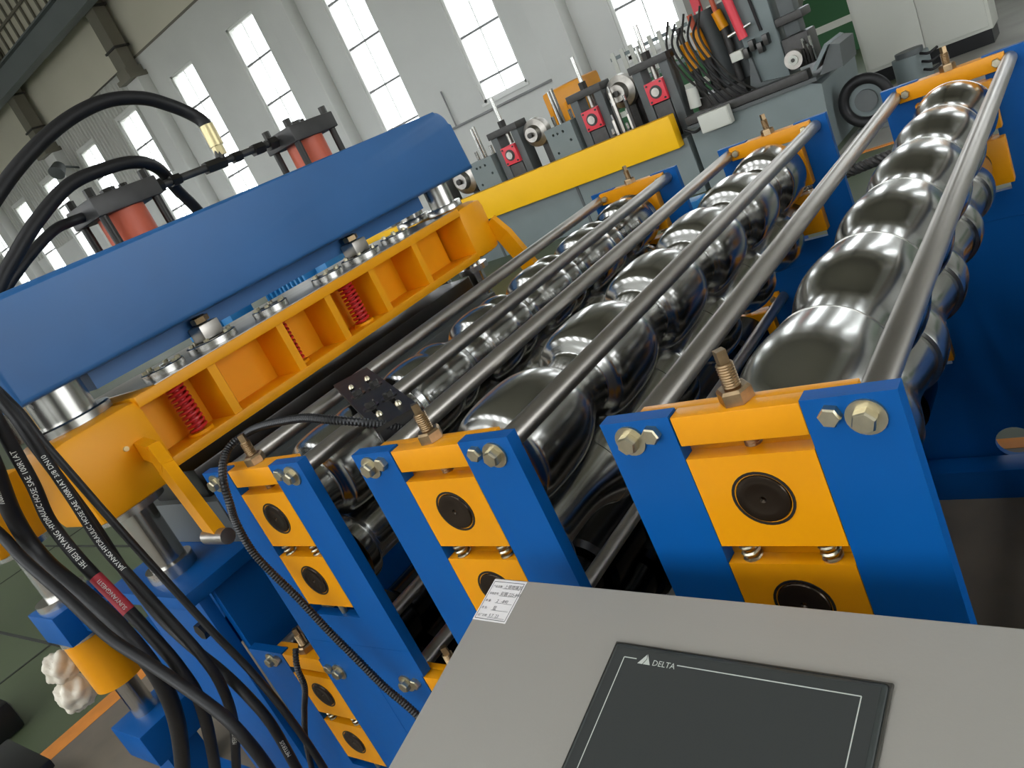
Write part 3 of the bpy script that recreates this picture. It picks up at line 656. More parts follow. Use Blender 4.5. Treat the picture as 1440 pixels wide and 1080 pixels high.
# ================================================================== HOSE BUNDLE IN FRONT OF THE PRESS
def frame_curve(pts, sub=8):
    P = spline(pts, sub); Ls = [0]
    for a, b in zip(P[:-1], P[1:]): Ls.append(Ls[-1] + (b - a).length)
    return P, Ls
def text_on_hose(t, pts, r, s, start, size, m='hose_print', side=Vector((0.80, -0.35, 0.45)), nm='lettering', rev=True):
    P, Ls = frame_curve(pts); o = Vector(t.location); me = text_mesh(s, size, m)
    bm = bmesh.new(); bm.from_mesh(me); bpy.data.meshes.remove(me)
    bmesh.ops.subdivide_edges(bm, edges=[e for e in bm.edges if e.calc_length() > size * .5], cuts=1)
    def at(sv):
        sv = min(max(sv, 0.001), Ls[-1] - 0.001)
        for k in range(len(Ls) - 1):
            if Ls[k] <= sv <= Ls[k + 1]:
                u = (sv - Ls[k]) / (Ls[k + 1] - Ls[k]); return P[k].lerp(P[k + 1], u), (P[k + 1] - P[k]).normalized()
    for v in bm.verts:
        sv = start - v.co.x if rev else start + v.co.x
        p, tg = at(sv); nrm_ = (side - tg * side.dot(tg)).normalized(); bn = tg.cross(nrm_)
        a = (v.co.y - size * 0.35) / r * (-1 if rev else 1)
        v.co = p + (nrm_ * math.cos(a) - bn * math.sin(a)) * (r + 0.0006) - o
    b = MB(); b.bm.free(); b.bm = bm; return b.out(nm, m, t, 80)
HB = [
 ('fat black hose at the outside of the bundle', [(-1.50, .36, 1.60), (-1.56, .42, 1.483), (-1.60, .42, 1.40), (-1.69, .42, 1.285), (-1.70, .42, 1.186), (-1.60, .42, 1.085), (-1.55, .42, 1.0), (-1.545, .42, .907), (-1.618, .42, .782), (-1.80, .42, .598), (-2.03, .42, .391), (-2.2, .43, .2)], .0165),
 ('black hose with long white lettering and a red tag', [(-1.56, .42, 1.60), (-1.575, .46, 1.508), (-1.58, .46, 1.457), (-1.60, .46, 1.396), (-1.625, .46, 1.325), (-1.672, .46, 1.243), (-1.66, .46, 1.15), (-1.61, .46, 1.05), (-1.575, .46, .972), (-1.552, .46, .89), (-1.575, .46, .788), (-1.75, .46, .569), (-1.94, .46, .377), (-2.1, .47, .2)], .0125),
 ('thin black hose with lettering along its upper and lower run', [(-1.69, .45, 1.60), (-1.645, .50, 1.52), (-1.63, .50, 1.49), (-1.614, .50, 1.427), (-1.616, .50, 1.35), (-1.622, .50, 1.262), (-1.635, .50, 1.155), (-1.604, .50, 1.07), (-1.568, .50, .98), (-1.535, .50, .89), (-1.536, .50, .815), (-1.60, .50, .70), (-1.77, .50, .516), (-1.95, .50, .322), (-2.05, .50, .15)], .0105),
 ('black hose running lowest toward the lower roll stand', [(-1.745, .455, 1.60), (-1.74, .50, 1.54), (-1.728, .53, 1.463), (-1.722, .53, 1.388), (-1.712, .53, 1.29), (-1.705, .53, 1.19), (-1.715, .53, 1.06), (-1.70, .53, .95), (-1.645, .53, .87), (-1.58, .53, .81), (-1.538, .53, .745), (-1.52, .53, .67), (-1.543, .53, .541), (-1.572, .53, .403), (-1.6, .53, .2)], .011),
 ('black hose crossing over the others to the blue frame', [(-1.785, .37, 1.60), (-1.80, .37, 1.48), (-1.79, .375, 1.36), (-1.719, .39, 1.28), (-1.66, .385, 1.214), (-1.583, .385, 1.13), (-1.515, .385, 1.043), (-1.43, .39, .985), (-1.335, .39, .935), (-1.27, .39, .886), (-1.245, .39, .825), (-1.246, .39, .75), (-1.274, .39, .663), (-1.3, .39, .5)], .0105),
 ('thin black pilot hose hugging the yellow boss', [(-1.72, .415, 1.60), (-1.69, .505, 1.54), (-1.70, .535, 1.46), (-1.70, .54, 1.38), (-1.69, .545, 1.30), (-1.68, .55, 1.22), (-1.66, .555, 1.12), (-1.63, .56, 1.0), (-1.58, .56, .88), (-1.53, .56, .78), (-1.50, .56, .66), (-1.50, .56, .5), (-1.55, .56, .25)], .008),
]
for j, (lab, pts, r) in enumerate(HB):
    e = pts[-1]
    if e[2] > 0.3: pts = pts + [(e[0] - 0.02, e[1], 0.25)]
    pts = pts + [(pts[-1][0] - 0.03, e[1], 0.08), (pts[-1][0] - 0.09, e[1] - 0.04, r + 0.005)]
    t = hose('hydraulic_hose', lab, pts, r, 'hose bundle beside the press')
    if j == 1:
        text_on_hose(t, pts, r, 'HE BEI JIAYANG HYDRAULIC HOSE SAE 100R1AT', 0.50, 0.0135)
        P_, L_ = frame_curve(pts); o_ = Vector(t.location)
        seg = [p - o_ for p, l_ in zip(P_, L_) if 0.51 < l_ < 0.62]
        MB().tube(seg, r + 0.0005, 14).out('red_tag', 'red_tag', t)
        text_on_hose(t, pts, r + 0.0006, 'SUNYANGHESTI', 0.612, 0.0105)
    if j == 2:
        text_on_hose(t, pts, r, 'JIAYANG HYDRAULIC HOSE SAE 100R1AT 3/8 DN10', 0.54, 0.012)
        text_on_hose(t, pts, r, 'METERS/S  W.P.180-38/0', 1.06, 0.012)
    if j == 0: text_on_hose(t, pts, r, '100R1AT 3/8 DN10', 0.33, 0.013)
    if j == 3: text_on_hose(t, pts, r, 'METERS/S', 1.10, 0.011)
# corrugated black conduits
def conduit(label, pts, r):
    P = spline(pts, 10); L = [0]
    for a, b in zip(P[:-1], P[1:]): L.append(L[-1] + (b - a).length)
    n = int(L[-1] / 0.0028); Q_ = []; rr = []; k = 0
    for i in range(n):
        s = L[-1] * i / n
        while L[k + 1] < s: k += 1
        Q_.append(P[k].lerp(P[k + 1], (s - L[k]) / (L[k + 1] - L[k]))); rr.append(r if i % 2 else r * 0.80)
    t = thing('cable_conduit', label, 'conduit', P[0], 'black corrugated conduits')
    MB().tube([q - P[0] for q in Q_], rr, 12).out('corrugated_tube', 'black_plastic', t, 20)
conduit('black corrugated conduit arching from the sensor plate over the press-side stand', [(-0.975, .765, 1.186), (-0.985, .745, 1.205), (-1.01, .715, 1.232), (-1.05, .70, 1.25), (-1.105, .70, 1.26), (-1.171, .70, 1.262), (-1.24, .70, 1.26), (-1.30, .70, 1.251), (-1.324, .672, 1.243), (-1.315, .640, 1.227), (-1.305, .618, 1.202), (-1.310, .61, 1.166), (-1.332, .61, 1.121), (-1.338, .61, 1.056), (-1.316, .61, 1.002), (-1.283, .61, .947), (-1.252, .61, .877), (-1.217, .61, .813), (-1.182, .61, .749), (-1.135, .61, .69), (-1.10, .61, .6), (-1.08, .61, .4), (-1.07, .61, .1), (-1.05, .59, .012)], .0078)
conduit('short black conduit dropping from the lower roll stand cap', [(-1.455, .63, .79), (-1.455, .62, .775), (-1.46, .612, .75), (-1.475, .61, .70), (-1.53, .605, .63), (-1.60, .60, .535), (-1.672, .60, .416), (-1.724, .60, .318), (-1.75, .60, .2), (-1.76, .59, .06), (-1.79, .57, .012)], .0068)

# ================================================================== CONTROL CONSOLE
A_, T_ = math.radians(-3.5), math.radians(13.5)
cu_ = Vector((math.cos(A_), math.sin(A_), 0)); cw = Vector((-math.sin(A_) * math.cos(T_), math.cos(A_) * math.cos(T_), math.sin(T_))); cn = cu_.cross(cw)
org = Vector((0, 0, 1.55)) - cn * 0.616
def CP(u, v, h=0.0): return org + cu_ * u + cw * v + cn * h
con = thing('control_console', 'pale grey control console with sloped top in front of the roll stands', 'console', (CP(-0.38, 0.2).x, CP(-0.38, 0.2).y, 0))
cl = Vector(con.location)
def panel_poly(name, m, u0, u1, v0, v1, h0, h1, bev, parent, seg=3):
    b = MB(); r = bmesh.ops.create_cube(b.bm, size=1.0)
    for v in r['verts']: v.co = Vector(((u0 + u1) / 2 + v.co.x * (u1 - u0), (v0 + v1) / 2 + v.co.y * (v1 - v0), (h0 + h1) / 2 + v.co.z * (h1 - h0)))
    if bev: bmesh.ops.bevel(b.bm, geom=list(b.bm.edges), offset=bev, segments=seg, profile=0.5, affect='EDGES')
    for v in b.bm.verts: v.co = CP(v.co.x, v.co.y, v.co.z) - cl
    return b.out(name, m, parent)
U0, U1, V0, V1 = -0.7445, 0.36, -0.02, 0.398  # console stretched out of view on one side to shade the low stand parts
panel_poly('top_panel', 'console_grey', U0, U1, V0, V1, -0.004, 0.0, 0.0015, con)
mb = MB(); vs = {}
for k, (u, v) in enumerate(((U0 + .003, V0 + .003), (U1 - .003, V0 + .003), (U1 - .003, V1 - .003), (U0 + .003, V1 - .003))):
    p = CP(u, v, -0.0042) - cl; q = p.copy(); q.z = 0.0; vs[k] = (mb.bm.verts.new(p), mb.bm.verts.new(q))
mb.bm.faces.new([vs[k][0] for k in range(4)]); mb.bm.faces.new([vs[k][1] for k in (3, 2, 1, 0)])
for k in range(4): mb.bm.faces.new((vs[k][0], vs[(k + 1) % 4][0], vs[(k + 1) % 4][1], vs[k][1]))
mb.out('cabinet_body', 'console_grey', con)
scr = panel_poly('touch_screen', 'screen_bezel', -0.517, -0.2455, 0.128, 0.332, 0.0003, 0.006, 0.004, con)
scr['label'] = 'dark grey touch screen with a white logo'
panel_poly('screen_gasket', 'screen_edge', -0.5195, -0.2435, 0.1255, 0.3345, 0.0003, 0.003, 0.0012, scr)
panel_poly('display_glass', 'screen_glass', -0.512, -0.2505, 0.133, 0.327, 0.0056, 0.0064, 0, scr)
def on_panel(bm, name, m, parent, h=0.0066):
    for v in bm.verts: v.co = CP(v.co.x, v.co.y, h + v.co.z) - cl
    b = MB(); b.bm.free(); b.bm = bm; return b.out(name, m, parent)
# white printed line frame, broken for the logo
lw = 0.0005
bm = bmesh.new(); b = MB(); b.bm.free(); b.bm = bm
LU0, LU1, LV0, LV1 = -0.4985, -0.264, 0.142, 0.3165
b.box(LU0 - lw, LU0 + lw, LV0, LV1, 0, 0.0001); b.box(LU1 - lw, LU1 + lw, LV0, LV1, 0, 0.0001); b.box(LU0, LU1, LV0 - lw, LV0 + lw, 0, 0.0001)
b.box(LU0, LU0 + 0.015, LV1 - lw, LV1 + lw, 0, 0.0001); b.box(LU0 + 0.062, LU1, LV1 - lw, LV1 + lw, 0, 0.0001)
on_panel(bm, 'printed_frame', 'print_white', scr)
bm = bmesh.new(); b = MB(); b.bm.free(); b.bm = bm
lx, ly = LU0 + 0.018, LV1 - 0.0045
b.prism([(lx, ly), (lx + 0.0055, ly), (lx + 0.0085, ly + 0.006), (lx + 0.0072, ly + 0.0105)], 'z', 0, 0.0001)
b.prism([(lx + 0.0065, ly), (lx + 0.0145, ly), (lx + 0.0078, ly + 0.0113), (lx + 0.0092, ly + 0.0058)], 'z', 0, 0.0001)
on_panel(bm, 'logo_triangle', 'print_white', scr)
me = text_mesh('DELTA', 0.0086, 'print_white'); bm = bmesh.new(); bm.from_mesh(me)
for v in bm.verts: v.co.x += LU0 + 0.0345; v.co.y += ly + 0.0002
on_panel(bm, 'logo_lettering', 'print_white', scr)
# paper label
lab = panel_poly('paper_label', 'label_paper', U0 + 0.001, U0 + 0.058, V1 - 0.062, V1 - 0.002, 0.0002, 0.0005, 0, con)
lab['label'] = 'white paper label with printed rows and handwriting'
bm = bmesh.new(); b = MB(); b.bm.free(); b.bm = bm
a0, a1, b0, b1 = U0 + 0.0035, U0 + 0.0555, V1 - 0.0595, V1 - 0.0055
t_ = 0.00035
b.box(a0, a1, b0 - t_, b0 + t_, 0, .0001); b.box(a0, a1, b1 - t_, b1 + t_, 0, .0001); b.box(a0 - t_, a0 + t_, b0, b1, 0, .0001); b.box(a1 - t_, a1 + t_, b0, b1, 0, .0001)
for k in range(5):
    y = b1 - 0.0095 - k * 0.0105; b.box(a0 + 0.02, a1 - 0.003, y - 0.0002, y + 0.0002, 0, .0001)
on_panel(bm, 'label_lines', 'print_black', lab, 0.0006)
rows = [('产品名称:', '上层琉璃瓦'), ('规格型号:', '彩钢 225-840'), ('数 量:', '2   -840'), ('颜 色:', '蓝'), ('出厂日期:', '5.7. 23')]
for k, (p1_, p2_) in enumerate(rows):
    y = b1 - 0.0085 - k * 0.0105
    for s, x, sz in ((p1_, a0 + 0.002, 0.0040), (p2_, a0 + 0.0215, 0.0062)):
        me = text_mesh(s, sz, 'print_black'); bm = bmesh.new(); bm.from_mesh(me)
        for v in bm.verts: v.co.x += x; v.co.y += y
        on_panel(bm, 'label_writing', 'print_black', lab, 0.0007)

# ================================================================== BACKGROUND MACHINE
YB = 7.9
bed = thing('machine_bed', 'long grey machine bed behind the rollers', 'machine bed', (-6.5, YB + 0.7, 0))
def K(t, x0, x1, y0, y1, z0, z1, nm, m, bev=0.004):
    l = t.location; return MB().box(x0 - l.x, x1 - l.x, y0 - l.y, y1 - l.y, z0 - l.z, z1 - l.z, bev).out(nm, m, t)
K(bed, -10.6, -3.62, YB, YB + 1.4, 0.0, 0.60, 'body', 'grey_paint', 0.01)
for x in (-9.4, -8.0, -6.5, -5.1): K(bed, x, x + 0.03, YB - 0.012, YB, 0.0, 0.54, 'panel_seam', 'grey_dark', 0)
yb_ = tag(MB().box(-10.4, -3.66, YB - 0.15, YB - 0.013, 0.54, 0.885, 0.012).out('yellow_guard_beam', 'guard_yellow'), 'long yellow box beam in front of the grey machine bed', 'beam')
b2 = thing('machine_bed', 'shorter grey machine bed with a chamfered end, right of the yellow beam', 'machine bed', (-2.9, YB + 0.7, 0))
MB().prism([(-0.66, 0), (0.62, 0), (0.68, 0.62), (0.58, 0.66), (-0.66, 0.66)], 'y', -0.7, 0.7).out('body', 'grey_paint', b2)
MB().box(-0.66, 0.66, -0.74, 0.7, 0.665, 0.70).out('rail', 'grey_dark', b2)
MB().box(-0.66, 0.60, -0.74, -0.6, 0.705, 0.79, 0.01).out('rail', 'grey_oily', b2)
jb = thing('junction_box', 'small white junction box on the grey machine bed', 'box', (-3.22, YB - 0.11, 0.68))
MB().box(-0.16, 0.16, -0.05, 0.05, -0.09, 0.09, 0.012).out('housing', 'cabinet_white', jb); MB().box(-0.15, 0.15, -0.056, -0.05, -0.08, 0.08, 0.003).out('lid', 'cabinet_white', jb)
MB().tube([(-0.16, 0, -0.02), (-0.26, 0.02, -0.05), (-0.36, 0.03, 0.0)], 0.014, 8, 5).out('cable', 'black_rubber', jb)
# mill stands with red bearing blocks
def mill(x, sc=1.0, lab='', full=True, y=YB + 0.15):
    t = thing('mill_stand', 'grey mill stand with red bearing block ' + lab, 'mill stand', (x, y, 0.605), 'mill stands behind the yellow beam')
    for sx in (-1, 1): MB().box(sx * 0.16 - 0.05, sx * 0.16 + 0.05, 0, 0.2, 0, 0.78 * sc, 0.006).out('upright', 'grey_dark', t)
    MB().box(-0.23, 0.23, -0.02, 0.22, 0.78 * sc + .0005, 0.86 * sc, 0.008).out('top_plate', 'grey_oily', t)
    bk = MB().box(-0.108, 0.108, -0.04, 0.18, 0.42, 0.64, 0.008).out('bearing_block', 'red_block', t)
    MB().cyl((0, -0.046, 0.53), (0, -0.0405, 0.53), 0.068, n=24).out('bearing_ring', 'grey_oily', bk); MB().cyl((0, -0.06, 0.53), (0, -0.0465, 0.53), 0.045, n=20).out('shaft_end', 'rod_steel', bk)
    for sx in (-1, 1):
        for sz in (-1, 1): MB().cyl((sx * 0.082, -0.05, 0.53 + sz * 0.085), (sx * 0.082, -0.0405, 0.53 + sz * 0.085), 0.012, n=6).out('bolt', 'dark_steel', bk)
    MB().box(-0.10, 0.10, 0.0, 0.18, 0.02, 0.41, 0.01).out('lower_block', 'grey_oily', t)
    sr = MB().cyl((0, 0.09, 0.645), (0, 0.09, 0.78 * sc), 0.03, n=14).out('screw', 'rod_steel', t)
    for sx in (-0.03,): MB().cyl((sx, 0.1, 0.86 * sc + .0005), (sx, 0.1, 1.22 * sc), 0.024, n=12).out('adjusting_screw', 'bright_steel', t)
    MB().cyl((-0.03, 0.1, 0.8605 * sc), (-0.03, 0.1, 0.94 * sc), 0.05, n=6).out('nut', 'black_oxide', t)
    return t
for x, l in ((-5.86, 'left of the silver wheel pair'), (-4.64, 'in the middle of the row'), (-3.82, 'at the end of the yellow beam'), (-8.1, 'seen under the blue press beam'), (-7.25, 'seen between the chromed press columns')): mill(x, 1.0, l)
# side plates with drilled holes beside the stands
for x, l in ((-6.32, 'behind the end of the blue beam'), (-5.09, 'between two red blocks')):
    t = thing('drilled_plate', 'upright grey plate with drilled holes ' + l, 'plate', (x, YB + 0.1, 0.605), 'drilled plates on the machine bed')
    holes = [circ(u, v, 0.016, 12) for u, v in ((-.09, .54), (-.03, .54), (.05, .54), (.11, .42), (-.11, .33), (.1, .24), (-.1, .12), (.12, .08))]
    cut_hole([(-0.19, 0), (0.19, 0), (0.19, 0.62), (-0.19, 0.62)], holes, 'y', 0, 0.10, 'plate', 'grey_paint', t)
    MB().box(-0.19, 0.19, 0.1005, 0.16, 0, 0.62).out('backing', 'grey_paint', t)
    MB().cyl((0.02, 0.08, 0.6205), (0.02, 0.08, 1.0), 0.022, n=10).out('adjusting_screw', 'bright_steel', t)
# silver wheels / forming discs
def wheel(x, y, z, r, lab):
    t = thing('forming_disc', lab, 'wheel', (x, y, z), 'silver discs on the grey machine')
    MB().lathe([(-.10, r * .35), (-.10, r * .9), (-.05, r), (.02, r * .96), (.05, r * .6), (.12, r * .5), (.12, r * .2)], (0, 0, 0), (0, -1, 0), 36).out('disc', 'rod_steel', t)
    MB().cyl((0, -0.16, 0), (0, -0.1205, 0), r * 0.18, n=20).out('hub', 'dark_steel', t)
    MB().box(-0.05, 0.05, 0.101, 0.16, 0.605 - z, 0.04).out('bearing_pedestal', 'grey_oily', t)
for x, z, r, l in ((-5.46, 1.25, .17, 'large silver disc to the right of the first red block'), (-4.24, 1.28, .18, 'large silver disc in the middle of the row'), (-6.75, 1.08, .2, 'silver disc beside the blue beam end')):
    wheel(x, YB + 0.22, z, r, l)
for x, l in ((-5.3, 'beside the first disc'), (-4.1, 'beside the tall stand'), (-6.6, 'beside the blue beam end')):
    t = thing('spindle_yoke', 'dark spindle yoke with upright steel screws ' + l, 'machine part', (x, YB + 0.62, 0.605), 'spindle yokes')
    MB().box(-0.2, 0.2, -0.06, 0.06, 0.0, 0.52, 0.02).out('housing', 'grey_oily', t); MB().box(-0.24, 0.24, -0.08, 0.08, 0.5205, 0.60, 0.01).out('bridge', 'dark_steel', t)
    for k in (-0.13, 0.0, 0.13): MB().cyl((k, 0, 0.6005), (k, 0, 0.6005 + 0.12 + 0.3 * (k == 0)), 0.022, n=10).out('screw', 'bright_steel', t)
# clutter of steel on the bed between the middle and the last stand
for k in range(7):
    x = -4.41 + 0.045 * k; t = thing('steel_guide', 'small upright steel guide between the last two red blocks', 'machine part', (x, YB + 0.02 + 0.02 * (k % 3), 0.605), 'steel guides on the bed')
    hh = 0.30 + 0.14 * ((k * 5) % 4); MB().box(-0.016, 0.016, 0, 0.03, 0, hh, 0.003).out('bar', 'rod_steel' if k % 2 else 'grey_oily', t); MB().cyl((0, 0.015, hh + .0003), (0, 0.015, hh + 0.06), 0.016, n=8).out('pin', 'bright_steel', t)
# yellow motor behind
ym = thing('yellow_gearbox', 'yellow gearbox behind the grey mill stands', 'gearbox', (-6.0, 10.2, 0))
MB().box(-0.35, 0.3, -0.3, 0.3, 0.9, 1.62, 0.06).out('housing', 'yellow_paint', ym); MB().box(-0.3, 0.25, -0.25, 0.25, 0, 0.8995).out('pedestal', 'grey_dark', ym); MB().cyl((0.3, 0, 1.2), (0.55, 0, 1.2), 0.2, n=24).out('flange', 'grey_oily', ym)
for k in range(5): MB().box(-0.3 + 0.12 * k, -0.25 + 0.12 * k, -0.312, -0.3, 0.98, 1.4).out('cooling_fin', 'amber_paint', ym)
# rack of white bars below the last window
rk = thing('bar_rack', 'row of pale upright bars in a rack below the window', 'rack', (-5.5, 13.2, 0))
MB().box(-1.35, 1.35, -0.05, 0.05, 1.62, 1.68).box(-1.35, 1.35, -0.05, 0.05, 1.12, 1.18).out('rail', 'grey_paint', rk)
for x in (-1.3, 1.3): MB().box(x - 0.04, x + 0.04, -0.05, 0.05, 0, 1.1195).out('leg', 'grey_paint', rk)
bme = MB().box(-0.04, 0.04, -0.07, -0.051, 1.2, 1.75, 0.004).mesh('upright_bar', 'cabinet_white')
for k in range(15): link('upright_bar', bme, rk, (-1.28 + 0.183 * k, 0, 0))
# valve stack with yellow cylinders and hoses
vs_ = thing('valve_stack', 'dark hydraulic unit with yellow cylinders and hanging hoses', 'hydraulic unit', (-3.285, YB + 0.5, 0.71))
MB().box(-0.24, 0.30, -0.22, 0.22, 0.0, 0.18, 0.02).out('manifold', 'grey_oily', vs_)
for k, (x, z, r, L) in enumerate(((-0.2, .60, .055, .28), (-.04, .66, .058, .30), (.22, .80, .05, .18))):
    MB().cyl((x, -0.05, z - L / 2), (x - 0.03, -0.05, z + L / 2), r, n=20).out('yellow_cylinder', 'yellow_paint', vs_)
    MB().cyl((x, -0.05, 0.1805), (x, -0.05, z - L / 2 - .0005), r * 0.8, n=18).out('lower_body', 'grey_oily', vs_)
    MB().cyl((x - .03, -0.05, z + L / 2 + .0005), (x - .035, -0.05, z + L / 2 + .16), r * 0.5, n=12).out('rod_end', 'red_cylinder' if k else 'dark_steel', vs_)
for x in (.03, .28): MB().cyl((x, 0.12, 0.1805), (x - .03, 0.12, 0.95), 0.11, n=28).out('accumulator', 'grey_dark', vs_)
for k in range(7):
    x = -0.16 + 0.06 * k
    MB().tube([(x - .1, -0.16, 1.0 - .05 * (k % 3)), (x - .16, -0.26, .75), (x - .06, -0.3, .45), (x + .08, -0.3, .2), (x + .12 + .02 * k, -0.28, .03)], 0.012, 8, 6).out('hose', 'black_rubber' if k % 3 else 'black_oxide', vs_)
MB().cyl((-.22, -.3, .12), (-.20, -.3, .32), .06, n=16).out('solenoid', 'cabinet_white', vs_); MB().box(.28, .40, -.32, -.2, .38, .47, .01).out('connector', 'cabinet_white', vs_)
bz = thing('welding_column', 'tall grey-green machine column with a red pipe', 'column', (-2.72, YB + 0.45, 0.71))
MB().box(-0.17, 0.17, -0.15, 0.2, 0.0, 2.2, 0.015).out('mast', 'grey_paint', bz)
MB().prism([(-0.22, 0), (0.22, 0), (0.22, 0.05), (-0.1, 0.10), (-0.12, 0.40), (-0.21, 0.10)], 'y', -0.2, -0.155).out('gusset', 'grey_dark', bz)
MB().tube([(-0.12, -0.22, 0.55), (-0.16, -0.22, 1.0), (-0.19, -0.22, 1.6), (-0.22, -0.22, 2.2)], 0.045, 12, 4).out('red_pipe', 'red_block', bz)
for z in (0.62, 1.12): MB().cyl((-0.25, -0.24, z), (-0.02, -0.2, z + .03), 0.018, n=8).out('clamp', 'bright_steel', bz)
MB().cyl((0.04, -0.17, 0.55), (0.0, -0.17, 1.2), 0.016, n=8).out('cable', 'black_rubber', bz)
for k in range(4): MB().box(-0.16 + .07 * k, -0.11 + .07 * k, -0.25, -0.155, 0.36 + .05 * (k % 2), 0.46 + .05 * (k % 2), .006).out('bracket', 'dark_steel', bz)
hd = thing('weld_head', 'dark oily forming head with a white-hubbed guide wheel', 'machine part', (-2.44, YB + 0.35, 0.80))
MB().box(-0.09, 0.16, -0.1, 0.2, 0.0, 0.30, 0.02).out('body', 'grey_oily', hd); MB().box(-0.05, 0.10, -0.05, 0.15, 0.3005, 0.95, 0.03).out('column', 'grey_dark', hd); MB().box(-0.09, 0.17, -0.12, 0.2, 0.42, 0.50, 0.02).out('arm', 'grey_oily', hd)
MB().cyl((0.0, -0.2, 0.10), (0.0, -0.1005, 0.10), 0.085, n=28).out('guide_wheel', 'rod_steel', hd); MB().cyl((0.0, -0.215, 0.10), (0.0, -0.2005, 0.10), 0.045, n=20).out('wheel_hub', 'cabinet_white', hd); MB().cyl((0.0, -0.222, 0.10), (0.0, -0.2155, 0.10), 0.018, n=12).out('wheel_nut', 'dark_steel', hd)
for k in range(6): MB().cyl((0.09 + .016 * k, -0.15 + .03 * (k % 2), .02), (0.095 + .016 * k, -0.15, .16 + .03 * ((k * 7) % 4)), 0.014, n=8).out('bolt', 'bright_steel' if k % 2 else 'black_oxide', hd)
wg = thing('wedge_block', 'grey wedge-shaped block on the end of the machine bed', 'machine part', (-2.11, YB + 0.2, 0.7555))
MB().prism([(-0.09, -0.055), (0.12, -0.055), (0.14, 0.14), (0.06, 0.17)], 'y', -0.25, 0.3).out('wedge', 'grey_dark', wg)
MB().prism([(-0.095, 0.002), (0.06, 0.172), (0.03, 0.19), (-0.13, 0.01)], 'y', -0.3, 0.32).out('sloped_plate', 'grey_paint', wg)
dm = thing('drive_drum', 'black rubber-rimmed drum at the end of the grey bed', 'drum', (-1.96, YB + 0.35, 0.30))
MB().lathe([(0.05 * math.sin(2 * PI * k / 12), 0.20 + 0.05 * math.cos(2 * PI * k / 12)) for k in range(12)], (0, -0.1, 0), (0, -1, 0), 44, closed=True).out('rim', 'black_rubber', dm)
MB().cyl((0, -.08, 0), (0, .2, 0), .149, n=36).out('motor_body', 'grey_paint', dm)
MB().cyl((0, -.12, 0), (0, -.0805, 0), .10, n=32).out('motor_face', 'grey_dark', dm); MB().box(-.15, .15, -.1, .1, -.30, -.2505).out('foot', 'grey_dark', dm)
mt = thing('motor_housing', 'grey cylindrical motor housing standing behind the drum', 'motor', (-1.72, YB + 1.3, 0))
MB().cyl((0, 0, 0), (0, 0, .42), .17, n=32).out('housing', 'grey_paint', mt); MB().cyl((0, 0, .4205), (0, 0, .47), .13, n=32).out('cover', 'grey_dark', mt)
for k in range(5): MB().tube([(.12, -.16, .42 - .08 * k), (.2, -.2, .4 - .08 * k), (.27, -.14, .42 - .08 * k)], .014, 8, 4).out('cable_loop', 'black_rubber', mt)
# red and beige machine far behind
rm = thing('red_machine', 'red and beige machine standing far behind by the green dado', 'machine', (-4.7, 14.3, 0))
MB().box(-0.9, 0.75, -0.5, 0.5, 1.25, 2.6, 0.08).out('body', 'floor_grey', rm); MB().box(-0.75, -0.6, -0.56, 0.4, 0.0, 2.4, 0.02).out('red_leg', 'red_block', rm); MB().prism([(-0.5, 1.2495), (-0.1, 0.95), (0.2, 1.1), (0.3, 1.2495)], 'y', -0.5, 0.3).out('red_chute', 'red_block', rm); MB().prism([(0.2, 1.249), (0.45, 0.7), (0.7, 1.249)], 'y', -0.45, 0.4).out('hopper', 'floor_grey', rm)
MB().box(0.45, 0.6, -0.3, 0.4, 0.0, 0.7).out('leg', 'grey_dark', rm)
# white electrical cabinet
ec = thing('electrical_cabinet', 'tall white electrical cabinet on a black plinth', 'cabinet', (-1.86, 10.95, 0))
MB().box(-0.66, 0.66, 0.0, 0.6, 0.0, 0.16).out('plinth', 'black_plastic', ec); MB().box(-0.68, 0.68, -0.01, 0.6, 0.1605, 2.1, 0.01).out('body', 'cabinet_white', ec)
for x0, x1 in ((-0.645, -0.004), (0.004, 0.645)): 
    dr = MB().box(x0, x1, -0.032, -0.0105, 0.20, 2.06, 0.006).out('door', 'cabinet_white', ec)
    if x0 < -0.1: MB().box(-0.06, -0.03, -0.05, -0.0325, 0.92, 1.08, 0.004).out('handle', 'grey_dark', dr)
# braided cable behind the first roller, small blue bracket
br = thing('braided_cable', 'thick twisted dark grey cable stretched behind the rollers', 'cable', (-0.875, 3.4, 0.786))
for k in range(3):
    P3 = []
    for i in range(120):
        s = i / 119; base = Vector((-0.33 + 0.66 * s, 0, -0.03 + 0.06 * s)); a = 2 * PI * (s * 10 + k / 3)
        P3.append(base + Vector((0, math.cos(a), math.sin(a))) * 0.0115)
    MB().tube(P3, 0.0125, 8).out('strand', 'grey_oily', br)
for sx in (-0.35, 0.35): MB().box(sx - .025, sx + .025, -0.03, 0.03, -0.786, 0.06).out('post', 'dark_blue', br)
sb_ = thing('switch_box', 'small light blue box on a post behind the far roll stands', 'box', (-1.505, 3.1, 0))
MB().box(-0.05, 0.05, -0.04, 0.06, 0.866, 0.925, 0.004).out('housing', 'light_blue', sb_); MB().box(-0.02, 0.02, -0.02, 0.02, 0, 0.8655).out('post', 'dark_blue', sb_)
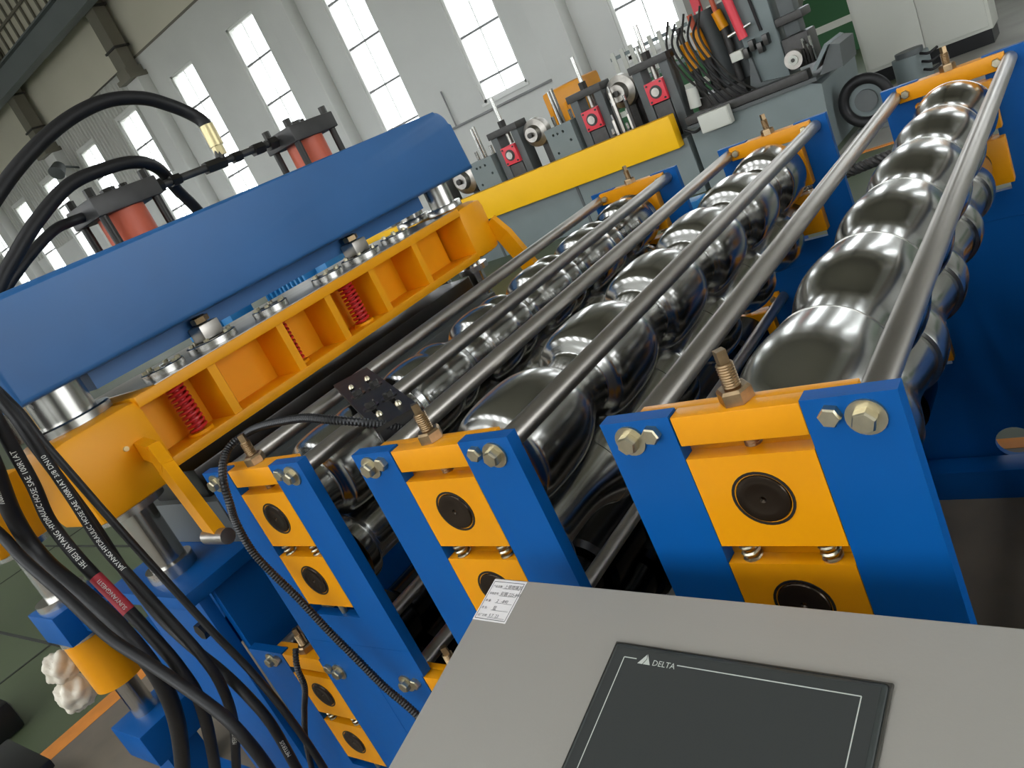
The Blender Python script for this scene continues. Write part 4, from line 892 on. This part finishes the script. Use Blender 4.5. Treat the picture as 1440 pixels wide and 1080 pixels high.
# light blue machinery seen in the slot between beam and platen
for x, y, s, l in ((-9.4, 7.0, 1.0, 'light blue pump set with dark fan seen under the press beam'), (-10.6, 6.3, 1.0, 'light blue motor with cooling fins seen under the press beam'), (-8.2, 6.4, .8, 'small light blue valve block seen under the press beam')):
    t = thing('blue_pump', l, 'pump', (x, y, 0))
    MB().box(-0.5 * s, 0.5 * s, -0.3, 0.3, 0.0, 0.35).out('skid', 'dark_blue', t); MB().cyl((-0.55 * s, 0, 0.62), (0.3 * s, 0, 0.62), 0.26, n=24).out('motor', 'light_blue', t)
    for k in range(6): MB().box(-0.5 * s + k * 0.12 * s, -0.45 * s + k * 0.12 * s, -0.3, 0.3, 0.36, 0.92, 0.01).out('fin', 'light_blue', t)
    MB().box(0.32 * s, 0.6 * s, -0.2, 0.2, 0.3505, 0.95, 0.02).out('valve_block', 'light_blue', t)
# items on the floor by the lower edge
tb = thing('tool_case', 'dark low box lying on the floor beside the orange stripe', 'box', (-3.62, 0.36, 0))
MB().box(-0.22, 0.25, -0.2, 0.1, 0.0, 0.16, 0.015).out('body', 'dark_blue', tb); MB().box(-0.225, 0.255, -0.205, 0.105, 0.1605, 0.2, 0.01).out('lid', 'black_plastic', tb)
bk_ = thing('rubber_block', 'black rubber block on the green floor', 'block', (-4.62, 0.50, 0))
MB().box(-0.25, 0.25, -0.12, 0.12, 0.0, 0.16, 0.03).out('body', 'black_plastic', bk_); MB().box(-0.1, 0.15, -0.08, 0.08, 0.1605, 0.2, 0.015).out('grip', 'black_rubber', bk_)
# lamp bracket on the wall, wall conduits
lm = thing('wall_lamp', 'small lamp on a bracket on the wall above the windows', 'lamp', (-30.0, 15.9, 6.5))
MB().cyl((0, 0.09, 0), (0, -0.55, 0.25), 0.04, n=8).out('arm', 'grey_dark', lm); MB().lathe([(0, .1), (.1, .22), (.5, .28), (.55, .2)], (0, -0.5, 0.3), (0.3, -0.7, -0.5), 16).out('head', 'grey_dark', lm)
wp = thing('wall_conduit', 'thin grey conduit along the wall below the windows', 'conduit', (-9.8, 15.93, 1.85))
MB().cyl((-3.4, 0, 0), (0.2, 0, 0), 0.03, n=8).out('pipe', 'window_bar', wp); MB().cyl((-3.0, 0, 0.0305), (-3.0, 0, 0.9), 0.02, n=8).out('drop_pipe', 'window_bar', wp)
